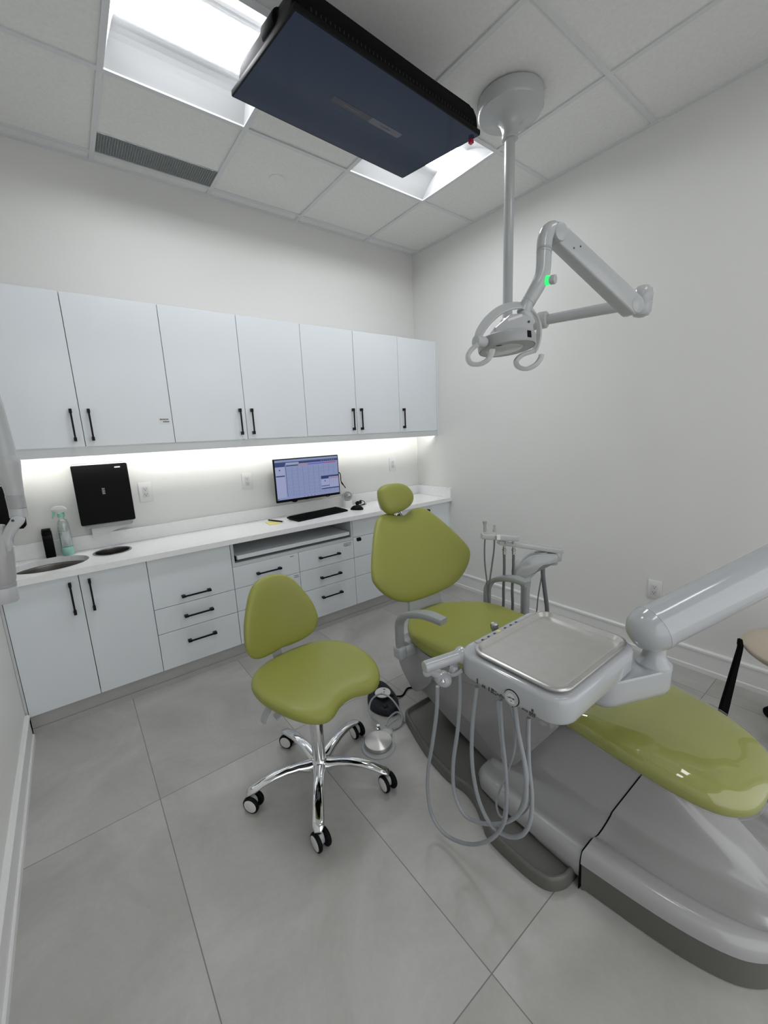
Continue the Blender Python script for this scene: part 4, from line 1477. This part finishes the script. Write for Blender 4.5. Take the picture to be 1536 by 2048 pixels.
# headrest
HO = Vector((-1.27, -1.22, 1.06)); HV = Vector((0, .35, .93)).normalized(); HN = BU.cross(HV)
o = smooth([(-.100, .078), (-.062, .098), (.007, .101), (.070, .090), (.112, .060), (.130, .015), (.112, -.026), (.068, -.052), (.005, -.068), (-.060, -.070), (-.092, -.052), (-.108, -.018), (-.113, .020), (-.110, .052)], 3, True)
bm = BM(); cushion(bm, o, .040, .034, lambda u, v, h: HO + BU * u + HV * v + HN * (h - .02), pw=4.5, q=2.2); hr = t.part('headrest', bm, 'vinyl')
bm = BM(); prism(bm, rrect(-.085, .03, -.035, .06, .02, 4), soft(.004, -.075, -.052), lambda u, v, h: HO + BU * u + HV * v + HN * h); t.part('headrest_plate', bm, 'white_plastic', hr)
bm = BM()
band(bm, [HO + BU * .01 - HN * .068 + HV * .01, HO + BU * .01 - HN * .066 - HV * .07, BO + BU * .034 + BV * .47 - BN * .075, BO + BU * .034 + BV * .30 - BN * .08], (1, 0, 0), .05, .012)
for sx in (-.012, .03):
    cyl(bm, HO + BU * sx - HN * .045 - HV * .045, BO + BU * (sx + .02) + BV * .46 - BN * .05, .0045, n=10)
t.part('headrest_bar', bm, 'chrome')
bm = BM(); cyl(bm, BO + BU * -.318 + BV * .40 - BN * .015, BO + BU * -.300 + BV * .40 - BN * .015, .010, n=14); t.part('side_button', bm, 'black_plastic')
# armrests
for sx in (-1, 1):
    X = -1.27 + sx * .325
    bm = BM()
    pts = [(X, -1.592, .430), (X, -1.590, .500), (X, -1.594, .555), (X, -1.625, .600), (X - sx * .004, -1.690, .634), (X - sx * .012, -1.775, .655), (X - sx * .022, -1.86, .653)]
    band(bm, pts, (1, 0, 0), [.040, .040, .042, .046, .052, .056, .046], .026, 5)
    ar = t.part('armrest', bm, 'arm_grey')
    bm = BM()
    box(bm, (X - .024, -1.62, .375), (X + .024, -1.560, .440), .014, 3)
    box(bm, (min(X, X - sx * .10), -1.612, .372), (max(X, X - sx * .10), -1.568, .412), .010, 3)
    t.part('armrest_bracket', bm, 'bracket_grey', ar)

# ================================================================== DELIVERY UNIT
t = Thing('delivery_unit', 'white dental instrument table with hanging grey hoses on a thick white swing arm', 'instrument table', (-.62, -2.99, 0))
ZB_, ZT = .714, .790
o = rrect(-1.880, -1.450, -2.548, -2.200, .062, 7)
bm = BM()
prism(bm, o, [(.030, ZB_ - .004), (.010, ZB_), (.002, ZB_ + .008), (0, ZB_ + .016), (0, ZT - .010), (.004, ZT - .003), (.010, ZT)])
bd = t.part('table_body', bm, 'enamel')
# instrument tray
o = rrect(-1.862, -1.470, -2.532, -2.240, .048, 7)
bm = BM()
prism(bm, o, [(.010, ZT + .002), (.002, ZT + .0065), (0, ZT + .0115), (.001, ZT + .0148), (.0055, ZT + .017), (.010, ZT + .0165), (.014, ZT + .012), (.020, ZT + .0055), (.027, ZT + .004), (.034, ZT + .0038)])
ty = solo('instrument_tray', bm, 'tray_steel', 'brushed steel tray with rolled rim lying on the white instrument table', 'tray')
# control strip along the far edge
bm = BM(); box(bm, (-1.80, -2.236, ZT + .0002), (-1.55, -2.212, ZT + .0018), .0005, 1); t.part('touch_pad', bm, 'bracket_grey', bd)
bm = BM()
for k, x in enumerate((-1.775, -1.745, -1.715, -1.66, -1.63, -1.60)):
    lathe(bm, (x, -2.224, ZT + .0018), (0, 0, 1), [(.0055, 0), (.005, .0012), (0, .0014)], 12)
t.part('buttons', bm, 'print_grey', bd)
bm = BM(); lathe(bm, (-1.692, -2.222, ZT + .0018), (0, 0, 1), [(.008, 0), (.007, .0014), (0, .0016)], 14); t.part('button', bm, 'note_yellow', bd, label='yellow button')
# gauge on the near face
gc = Vector((-1.8802, -2.404, .738)); gx = Vector((-1, 0, 0))
bm = BM(); lathe(bm, gc + gx * 0, gx, [(.023, 0), (.023, .0012), (0, .0013)], 36); g = t.part('gauge', bm, 'black_plastic', bd, label='round pressure gauge')
bm = BM(); lathe(bm, gc, gx, [(.0208, .001), (.0208, .004), (.0178, .0045), (.0178, .0016), (0, .0016)], 36); t.part('gauge_bezel', bm, 'bracket_grey', g)
bm = BM(); lathe(bm, gc, gx, [(.0176, .0019), (0, .0022)], 36); t.part('gauge_face', bm, 'print_white', g)
bm = BM()
for a, r0, r1, w_ in [(math.radians(-30 + 24 * k), .0125, .0155, .0006) for k in range(11)] + [(math.radians(170), 0, .010, .0010), (math.radians(12), 0, .006, .0014)]:
    dd = Vector((0, math.cos(a), math.sin(a))); ss = Vector((0, -math.sin(a), math.cos(a)))
    c0 = gc + gx * .0026
    quad(bm, c0 + dd * r0 + ss * w_, c0 + dd * r1 + ss * w_, c0 + dd * r1 - ss * w_, c0 + dd * r0 - ss * w_)
for yy, zz, ww in ((-.010, -.002, .006), (.004, -.003, .008), (-.002, -.010, .005)):
    c0 = gc + gx * .0026 + Vector((0, yy, zz))
    quad(bm, c0 + Vector((0, 0, 0)), c0 + Vector((0, ww, 0)), c0 + Vector((0, ww, .002)), c0 + Vector((0, 0, .002)))
t.part('gauge_print', bm, 'print_grey', g, flat=True)
bm = BM()
random.seed(9)


def marks(y0, y1, z, h):
    y = y0
    while y < y1:
        h2 = h * 1.6
        ww = random.choice((.0032, .0045, .006))
        quad(bm, (-1.8810, y, z), (-1.8810, y + ww, z), (-1.8810, y + ww, z + h2), (-1.8810, y, z + h2)); y += ww + .0015


for mk_ in ((-2.292, -2.286, .722, .010), (-2.318, -2.306, .720, .005), (-2.333, -2.328, .719, .008), (-2.346, -2.340, .722, .007), (-2.356, -2.338, .7275, .002), (-2.356, -2.340, .718, .003),
                       (-2.381, -2.362, .722, .003), (-2.376, -2.366, .7165, .002), (-2.374, -2.371, .7275, .002), None, (-2.452, -2.434, .722, .003), (-2.474, -2.456, .7255, .0022), (-2.474, -2.458, .7215, .003), (-2.472, -2.456, .7175, .0025), (-2.468, -2.463, .731, .005)):
    if mk_ is None:
        t.part('panel_print', bm, 'print_grey', bd, label='tiny black symbols left of the gauge', flat=True)
        bm = BM()
        continue
    marks(*mk_)
t.part('panel_print', bm, 'print_grey', bd, label='tiny black symbols right of the gauge', flat=True)
# handle
ha = Vector((-1.868, -2.208, .768)); hb = Vector((-1.985, -2.180, .766)); hdv = (hb - ha).normalized()
bm = BM(); lathe(bm, ha - hdv * .015, hdv, [(.026, 0), (.026, .012), (.022, .018), (.0185, .024), (.0175, .130), (.016, .1345), (0, .1350)], 32); t.part('handle', bm, 'enamel')
# instrument holder ball with hose clip
bc_ = on(886, 1357, 'x', -1.905)
bm = BM()
uvs = [(.024 * math.cos(a), .024 * math.sin(a)) for a in [PI * k / 12 for k in range(13)]]
lathe(bm, bc_ + Vector((0, .0, -.024)), (0, 0, 1), [(.003, 0), (.012, .002), (.020, .009), (.0235, .018), (.024, .026), (.021, .036), (.014, .043), (.004, .047), (0, .047)], 24, sx=1.25)
hbk = t.part('holder_ball', bm, 'enamel')
bm = BM(); tube(bm, [bc_ + Vector((.01, .02, .008)), on(905, 1350, 'x', -1.885), on(925, 1340, 'x', -1.870)], .0065, 12); t.part('holder_rod', bm, 'enamel', hbk)
bm = BM(); lathe(bm, bc_ - RT * .004 - FW * .024 + UP * .002, -FW, [(.0065, 0), (.006, .005), (.004, .007), (0, .0075)], 14); t.part('holder_screw', bm, 'chrome', hbk)
hk = bc_ + Vector((-.022, .026, .0))
bm = BM(); tube(bm, [bc_ + Vector((-.008, .01, .012)), hk + Vector((0, 0, .020)), hk + Vector((-.012, .012, .012)), hk + Vector((-.014, .016, .026))], [.016, .013, .010, .005], 12, round_end=True)
t.part('holder_fork', bm, 'enamel', hbk)
# second holder and syringe tip
bm = BM(); lathe(bm, on(918, 1338, 'x', -1.86), (-.6, .5, .1), [(.010, 0), (.016, .006), (.017, .020), (.012, .028), (0, .029)], 18); t.part('holder_cup', bm, 'enamel')
bm = BM(); p = on(915, 1305, 'x', -1.862); q = on(915.5, 1290, 'x', -1.862); lathe(bm, p - (q - p), q - p, [(.006, 0), (.006, .025), (.0045, .028), (.0045, .034), (.0038, .035), (0, .034)], 16); t.part('syringe_tip', bm, 'steel')
bm = BM(); p = on(989, 1252, 'y', -2.188); lathe(bm, p + Vector((0, 0, -.03)), Vector((-.15, -.1, 1)), [(.008, 0), (.009, .02), (.0125, .024), (.0135, .036), (.011, .042), (0, .042)], 20); t.part('nozzle', bm, 'steel', label='steel nozzle behind the far edge')


# hanging hoses
def Hc(pts, xa, xb, r, nm='hose', m='hose_grey'):
    """crop coordinates of a loop, hanging in a leaning plane from x = xa at its top to x = xb at its end"""
    P = []
    n = len(pts)
    for i, (a, b) in enumerate(pts):
        x = xa + (xb - xa) * i / (n - 1)
        P.append(on(700 + a / 1.837, 1120 + b / 1.837, 'x', x))
    bm = BM(); tube(bm, P, r, 12, 5)
    return t.part(nm, bm, m)


Hc([(322, 465), (318, 560), (302, 680), (287, 770), (286, 860), (304, 945), (352, 1010), (430, 1043), (500, 1035), (552, 990), (573, 910), (574, 820), (560, 680), (545, 560), (540, 515)], -1.905, -1.80, .0062)
Hc([(402, 415), (404, 500), (396, 620), (380, 740), (380, 830), (396, 895), (430, 945), (490, 968), (555, 968), (612, 940), (640, 880), (652, 800), (636, 700), (612, 610), (590, 530), (583, 500)], -1.87, -1.80, .0062)
Hc([(466, 465), (452, 580), (447, 700), (455, 800), (478, 895), (520, 975), (580, 1015), (635, 1008), (664, 950), (668, 860), (658, 760), (655, 650), (656, 580)], -1.865, -1.80, .0062)
Hc([(553, 515), (560, 640), (572, 760), (577, 860), (572, 950), (548, 1000)], -1.855, -1.86, .0048)
Hc([(598, 540), (606, 620), (604, 700), (578, 780), (548, 850), (538, 900), (555, 945), (605, 950), (650, 918), (668, 870)], -1.85, -1.80, .0032)
Hc([(606, 530), (618, 630), (640, 740), (648, 830), (640, 900), (600, 950), (540, 972)], -1.85, -1.85, .0060)
# bracket, neck and the thick arm
pv = Vector((-1.392, -2.566, 0))
bm = BM()
o = smooth([(-1.60, -2.47), (-1.585, -2.53), (-1.50, -2.572), (-1.43, -2.602), (-1.385, -2.615), (-1.345, -2.590), (-1.338, -2.555), (-1.355, -2.515), (-1.42, -2.44), (-1.50, -2.40), (-1.575, -2.42)], 4, True)
prism(bm, o, [(.040, .612), (.020, .618), (.006, .632), (0, .650), (0, .7085), (.004, .7125)])
t.part('swivel_bracket', bm, 'enamel')
bm = BM()
lathe(bm, (pv.x, pv.y, .708), (0, 0, 1), [(.050, 0), (.049, .010), (.038, .022), (.031, .036), (.030, .060), (.030, .10), (0, .10)], 32)
t.part('neck', bm, 'enamel')
A = Vector((-1.409, -2.555, .826)); B = Vector((-1.037, -2.740, .966)); dv = (B - A).normalized()
Cc = A + dv * .78
bm = BM(); lathe(bm, A + dv * .012, dv, [(.0655, 0), (.0655, (Cc - A).length)], 48); t.part('swing_arm', bm, 'enamel')
bm = BM(); lathe(bm, A - dv * .052, dv, [(.004, -.008), (.020, -.006), (.040, .002), (.056, .018), (.064, .040), (.0675, .058), (.0685, .0585), (.0685, .074), (.066, .0745), (0, .0745)], 48); t.part('arm_end_cap', bm, 'enamel')
bm = BM(); cyl(bm, Cc + Vector((0, 0, -.10)), Cc + Vector((0, 0, .09)), .075, n=40, bev=.012)
t.part('arm_shoulder', bm, 'enamel')
bm = BM(); cyl(bm, (Cc.x, Cc.y, .02), Cc + Vector((0, 0, -.101)), .035, n=28); t.part('stand_post', bm, 'enamel')
bm = BM(); lathe(bm, (Cc.x, Cc.y, 0), (0, 0, 1), [(.13, 0), (.13, .012), (.12, .02), (.05, .024), (0, .024)], 40); t.part('stand_base', bm, 'base_taupe')
t.o.location = (Cc.x, Cc.y, 0)
for c in t.o.children:
    c.location = Vector((-.62, -2.99, 0)) - Vector((Cc.x, Cc.y, 0))

# ================================================================== ASSISTANT UNIT
AP = Vector((-.795, -1.735, 0))
t = Thing('assistant_unit', 'white post with suction hoses and holder bars behind the green dental chair', 'suction unit', AP)
dA = 2.30
bm = BM(); lathe(bm, AP, (0, 0, 1), [(.13, 0), (.13, .015), (.10, .025), (.03, .03), (0, .03)], 36); t.part('foot_plate', bm, 'base_taupe')
bm = BM(); lathe(bm, AP + Vector((0, 0, .02)), (0, 0, 1), [(.0245, 0), (.0245, .535), (.028, .54), (.0285, .575), (.027, .58), (.0275, .600), (0, .600)], 32); t.part('post', bm, 'enamel')
# S-shaped head
sA = (D(1110, 1118, 2.28) - D(1040, 1145, 2.30)); sA.z = 0; sA.normalize()
pr_ = Vector((-sA.y, sA.x, 0))
pc = [(1027, 1152), (1027, 1139), (1036, 1124), (1050, 1111), (1066, 1105), (1098, 1104), (1111, 1108), (1111, 1126), (1095, 1128), (1082, 1130), (1073, 1138), (1058, 1153), (1040, 1155)]
base = D(1047, 1155, dA)
nrm_ = pr_ if pr_.dot(FW) < 0 else -pr_
o = []
for a, b in pc:
    d_ = ray(a, b); tt = ((base - CAM).dot(nrm_)) / d_.dot(nrm_); P_ = CAM + d_ * tt
    o.append(((P_ - base).dot(sA), P_.z - base.z))
bm = BM()
prism(bm, smooth(o, 3, True), [(.012, -.040), (.003, -.036), (0, -.028), (0, .028), (.003, .036), (.012, .040)], lambda u, v, h: base + sA * u + Vector((0, 0, v)) + nrm_ * (h))
hd = t.part('head', bm, 'enamel')
top = base + sA * o[5][0] + Vector((0, 0, o[5][1]))
bm = BM(); lathe(bm, top - sA * .045 + Vector((0, 0, -.002)), (0, 0, 1), [(.036, 0), (.036, .006), (.033, .009), (.025, .010), (0, .010)], 28); t.part('cup_filter_lid', bm, 'bracket_grey', hd)


def bar(nm, p, q, w_, h_, m='lamp_white', par=None):
    p = Vector(p); q = Vector(q); d = (q - p).normalized(); s = d.cross(Vector((0, 0, 1))).normalized(); z = s.cross(d)
    o = rrect(-w_, w_, -h_, h_, min(w_, h_) * .4, 3)
    bm = BM(); rings(bm, [[e + s * a * f + z * b * f for a, b in o] for e, f in ((p, .85), (p + d * .006, 1), (q - d * .006, 1), (q, .85))])
    return t.part(nm, bm, m, par)


r0 = D(996, 1084, 2.22); r1 = D(1124, 1103, 2.26)
bar('holder_arm', r0, r1, .020, .012)
bm = BM(); cyl(bm, D(1115, 1112, 2.26) - Vector((0, 0, .028)), D(1115, 1112, 2.26) + Vector((0, 0, .022)), .022, n=24, bev=.003); t.part('arm_pivot', bm, 'enamel')
s0 = D(963, 1072, 2.18); s1 = D(1036, 1077, 2.20)
hb2 = bar('holder_bar', s0, s1, .018, .015)
bm = BM(); cyl(bm, D(1012, 1081, 2.2), D(1012, 1088, 2.2), .006, n=12); cyl(bm, D(1027, 1081, 2.2), D(1027, 1088, 2.2), .006, n=12); t.part('spacer', bm, 'bracket_grey')
bm = BM(); box(bm, (-.010, -.004, -.013), (.010, .004, .013), .002, 1, mtx=Matrix.Translation(D(997, 1075, 2.155)) @ Matrix((RT, FW, UP)).transposed().to_4x4()); t.part('hinge_block', bm, 'white_plastic', hb2)
# instruments and hoses
bm = BM(); a = D(970, 1064, 2.18); b = D(969.5, 1045, 2.18); lathe(bm, a, b - a, [(.0085, 0), (.009, .02), (.007, .035), (.010, .046), (.0125, .056), (.010, .058), (.003, .05), (0, .05)], 16); t.part('suction_tip', bm, 'lamp_grey')
bm = BM(); a = D(989, 1064, 2.18); b = D(989, 1050, 2.18); lathe(bm, a, b - a, [(.009, 0), (.0095, .012), (.006, .02), (.006, .034), (.004, .038), (0, .038)], 16); t.part('syringe', bm, 'lamp_grey')


def vh(pts, r, m, dep):
    bm = BM(); P = [D(a, b, d) for (a, b), d in zip(pts, dep)]
    # carry each hose on down behind the seat towards the floor
    q = P[-1].copy(); q2 = Vector((AP.x + (q.x - AP.x) * .4, AP.y + .10, .10))
    P += [q + Vector((.0, .02, -.12)), q2]
    tube(bm, P, r, 10, 5); return t.part('suction_hose', bm, m)


vh([(970, 1078), (969, 1100), (970, 1130), (974, 1165), (976, 1195), (977, 1212)], .0040, 'hose_dark', [2.18, 2.18, 2.19, 2.2, 2.22, 2.24])
vh([(989, 1078), (988, 1100), (984, 1130), (979, 1165), (976.5, 1190), (978, 1212)], .0045, 'hose_dark', [2.18, 2.18, 2.19, 2.2, 2.22, 2.25])
vh([(1008.5, 1108), (1008.5, 1140), (1007, 1180), (1006.5, 1215)], .0075, 'hose_dark', [2.22, 2.23, 2.25, 2.27])
vh([(1027, 1110), (1026.5, 1140), (1024.5, 1180), (1025, 1218)], .0075, 'hose_dark', [2.22, 2.23, 2.25, 2.27])
for x in (1008.5, 1027):
    bm = BM()
    a = D(x, 1109, 2.22); b = D(x, 1092, 2.22); lathe(bm, a, b - a, [(.0085, 0), (.0088, .02), (.0105, .022), (.0105, .030), (.0075, .033), (.0075, .045), (0, .045)], 16)
    t.part('valve_fitting', bm, 'steel')
vh([(1086, 1128), (1086, 1150), (1090, 1185), (1094, 1225)], .0115, 'hose_dark', [2.26, 2.26, 2.27, 2.28])
vh([(1085, 1140), (1081, 1165), (1076, 1195), (1073, 1225)], .0035, 'hose_dark', [2.26, 2.26, 2.27, 2.28])

# ================================================================== FLOOR CONTROLS
po = [(-1.599, -1.295), (-1.54, -1.242), (-1.496, -1.226), (-1.474, -1.232), (-1.458, -1.26), (-1.460, -1.317), (-1.474, -1.382), (-1.5, -1.441), (-1.542, -1.493), (-1.571, -1.503), (-1.598, -1.495), (-1.623, -1.47), (-1.641, -1.428), (-1.645, -1.381), (-1.629, -1.339)]
po = smooth(po, 3, True)
t = Thing('foot_control', 'dark rubber foot control with white centre disc on the floor beside the stool', 'foot pedal', (-1.55, -1.37, 0))
bm = BM(); prism(bm, po, [(.004, 0), (0, .004), (0, .016), (.006, .026), (.016, .034), (.028, .037)]); t.part('body', bm, 'rubber')
bm = BM(); lathe(bm, (-1.552, -1.372, .036), (0, 0, 1), [(.040, 0), (.040, .010), (.041, .016), (.0, .016)], 36); t.part('disc_stem', bm, 'rubber')
bm = BM(); lathe(bm, (-1.552, -1.372, .0522), (0, 0, 1), [(.042, 0), (.043, .003), (.041, .006), (0, .007)], 40); dk = t.part('centre_disc', bm, 'white_plastic', label='white round disc')
bm = BM()
for a, b, c in (((-1.537, -1.352), (-1.525, -1.361), (-1.535, -1.366)), ((-1.570, -1.375), (-1.563, -1.385), (-1.559, -1.373)), ((-1.548, -1.372), (-1.552, -1.382), (-1.540, -1.379))):
    bm.faces.new([bm.verts.new((*p, .0596)) for p in (a, b, c)])
t.part('print', bm, 'print_grey', dk, flat=True)
for x, y in ((-1.512, -1.268), (-1.603, -1.352), (-1.598, -1.452), (-1.515, -1.40)):
    bm = BM(); lathe(bm, (x, y, .0345), (0, 0, 1), [(.012, 0), (.012, .010), (.010, .013), (0, .014)], 20); t.part('stud', bm, 'rubber')
bm = BM()
tube(bm, [(-1.478, -1.400, .012), (-1.450, -1.408, .006), (-1.425, -1.400, .005), (-1.40, -1.385, .005), (-1.37, -1.38, .005), (-1.33, -1.42, .005), (-1.30, -1.50, .006), (-1.30, -1.56, .012)], .0045, 10)
t.part('cord', bm, 'black_matte')
t = Thing('rheostat_pedal', 'round brushed steel foot pedal with grey hoses on the floor beside the base plate', 'foot pedal', (-1.76, -1.61, 0))
bm = BM(); lathe(bm, (-1.765, -1.612, 0), (0, 0, 1), [(.078, 0), (.079, .003), (.077, .005), (.066, .006), (.064, .010), (0, .010)], 48); t.part('base_disc', bm, 'bracket_grey')
bm = BM(); lathe(bm, (-1.762, -1.608, .0105), (0, 0, 1), [(.055, 0), (.064, .002), (.0645, .014), (.063, .018), (.02, .0235), (0, .0245)], 64); t.part('pedal_cap', bm, 'pedal_steel')
bm = BM(); lathe(bm, (-1.690, -1.583, .006), (0, 0, 1), [(.020, 0), (.021, .003), (.020, .014), (.017, .016), (0, .016)], 24, sx=1.3); t.part('hose_block', bm, 'bracket_grey')
bm = BM(); lathe(bm, (-1.709, -1.538, .006), (0, 0, 1), [(.012, 0), (.012, .018), (.008, .020), (.008, .032), (0, .032)], 16); t.part('fitting', bm, 'chrome')


def zt(a, b, z):
    return on(700 + a / 9.6, 1340 + b / 9.6, 'z', z)


bm = BM(); tube(bm, [zt(560, 1060, .025), zt(520, 1010, .035), zt(430, 920, .05), zt(378, 800, .06), zt(375, 680, .068), zt(425, 560, .075), zt(525, 480, .080), zt(640, 465, .080), zt(760, 520, .075), zt(870, 640, .062), zt(960, 780, .040), zt(1015, 900, .016), zt(1045, 1000, .008)], .0048, 10); t.part('hose', bm, 'hose_grey')
bm = BM(); tube(bm, [zt(690, 1070, .018), zt(735, 950, .03), zt(820, 855, .038), zt(910, 810, .036), zt(985, 860, .028), zt(1005, 950, .018), zt(960, 1060, .010), zt(890, 1110, .008), zt(815, 1130, .012)], .0048, 10); t.part('hose', bm, 'hose_grey')

# ================================================================== ASSISTANT'S STOOL AT THE RIGHT EDGE
t = Thing('beige_stool', 'beige cushioned stool with black support bar near the right wall, cut by the photo edge', 'stool', (-.27, -2.90, 0))
bm = BM()
bc2 = (-.39, -2.84)
o = [(bc2[0] + .235 * math.cos(2 * PI * i / 48), bc2[1] + .245 * math.sin(2 * PI * i / 48)) for i in range(48)]
cushion(bm, o, .030, .065, lambda u, v, h: Vector((u, v, .455 + h)), pw=3.2, q=1.9, bpw=2.6); t.part('seat', bm, 'vinyl_beige')
bm = BM(); lathe(bm, (-.27, -2.90, .06), (0, 0, 1), [(.028, 0), (.028, .30), (.05, .305), (.05, .333), (0, .333)], 28); t.part('column', bm, 'chrome')
for k in range(5):
    wa = math.radians(72 * k); d = Vector((math.cos(wa), math.sin(wa), 0)); c = Vector((-.27, -2.90, 0))
    bm = BM(); band(bm, [c + Vector((0, 0, .085)), c + d * .12 + Vector((0, 0, .09)), c + d * .2 + Vector((0, 0, .062))], Vector((-d.y, d.x, 0)), [.05, .04, .03], .022); t.part('base_arm', bm, 'chrome')
    bm = BM(); cyl(bm, c + d * .2 + Vector((-d.y, d.x, 0)) * .018 + Vector((0, 0, .029)), c + d * .2 - Vector((-d.y, d.x, 0)) * .018 + Vector((0, 0, .029)), .028, n=24, bev=.003); t.part('caster', bm, 'black_plastic')
bm = BM()
tp = on(1480, 1278, 'x', -.52); t2 = on(1480, 1296, 'x', -.52); lo_ = on(1450, 1408, 'x', -.52)
dn = (lo_ - t2).normalized()
band(bm, [tp, (tp + t2) / 2, t2, t2 + dn * .10, lo_, lo_ + dn * (lo_.z * .6), lo_ + dn * (lo_.z - .004)], (FW.cross(Vector((0, 0, 1)))).normalized(), [.010, .018, .018, .026, .042, .046, .048], .016, 5)
t.part('support_bar', bm, 'black_matte', label='black tapered bar')

# ================================================================== X-RAY ARM AT THE LEFT EDGE
t = Thing('xray_arm', 'pale plastic jointed arm with rounded x-ray head at the left edge by the wall', 'x-ray arm', (WX, -1.5, 1.75))
yd = -1.5


def yp(a, b, y=yd):
    return on(a, b, 'y', y)


bm = BM(); box(bm, (WX + .001, yd - .06, 1.66), (WX + .03, yd + .06, 1.84), .006, 2); t.part('wall_plate', bm, 'lamp_white')
bm = BM(); tube(bm, [(WX + .03, yd, 1.75), (WX + .12, yd, 1.75), (-2.865, yd, 1.72), yp(-24, 790), yp(-2, 868), yp(9, 915)], [.022, .022, .023, .023, .024, .027], 20, 5); t.part('arm_tube', bm, 'lamp_white')
bm = BM(); tube(bm, [yp(6, 908), yp(12, 925), yp(18, 950), yp(26, 975), yp(29, 990)], [.025, .030, .026, .021, .0195], 24, 5); t.part('joint_cover', bm, 'lamp_white')
bm = BM(); cyl(bm, yp(29, 990), yp(35, 1016), .0200, .0200, n=28); t.part('ring', bm, 'lamp_grey', label='mid grey ring')
bm = BM(); cyl(bm, yp(35, 1016.4), yp(38, 1034), .0195, .0195, n=28); t.part('sleeve', bm, 'lamp_white')
bm = BM()
pts = [(20, 1040), (24, 1033), (34, 1029), (46, 1032), (51, 1038), (48, 1046), (38, 1056), (30, 1068), (26, 1080), (24, 1100), (5, 1100), (3, 1070)]
o = []
for a, b in pts:
    p = yp(a, b); o.append((p.x, p.z))
prism(bm, smooth(o, 2, True), soft(.004, -.022, .022), lambda u, v, h: Vector((u, yd + h, v))); fk = t.part('fork', bm, 'lamp_white')
p = yp(27, 1039); bm = BM(); cyl(bm, (p.x, yd - .0225, p.z), (p.x, yd - .0205, p.z), .0035, n=12); t.part('screw', bm, 'slot_dark', fk)
o = [(yp(a, b).x, yp(a, b).z) for a, b in ((51, 1038), (53, 1050), (48, 1055), (39, 1056))]
bm = BM(); prism(bm, o, [(0, -.016), (0, .016)], lambda u, v, h: Vector((u, yd + h, v))); t.part('dark_gap', bm, 'black_matte')  # black solid put in for the darkness of the fork's gap
o = [(yp(a, b).x, yp(a, b).z) for a, b in ((52.5, 1050), (50, 1058), (45, 1060), (44, 1055.5), (48, 1055.5))]
bm = BM(); prism(bm, o, [(0, -.014), (0, .014)], lambda u, v, h: Vector((u, yd + h, v))); t.part('catch', bm, 'steel')
bm = BM(); tube(bm, [yp(-2, 1050), yp(-1, 1075), yp(1, 1110), yp(3, 1150), yp(2, 1168)], [.012, .024, .029, .0305, .030], 28, 5); t.part('head', bm, 'shell_white')
bm = BM(); cyl(bm, yp(1.5, 1166), yp(1.5, 1172), .0330, n=32); t.part('head_ring', bm, 'lamp_grey', label='grey ring')
bm = BM(); cyl(bm, yp(2, 1172.5), yp(4, 1203), .0325, .036, n=32, bev=.002); t.part('beam_cone', bm, 'lamp_white')
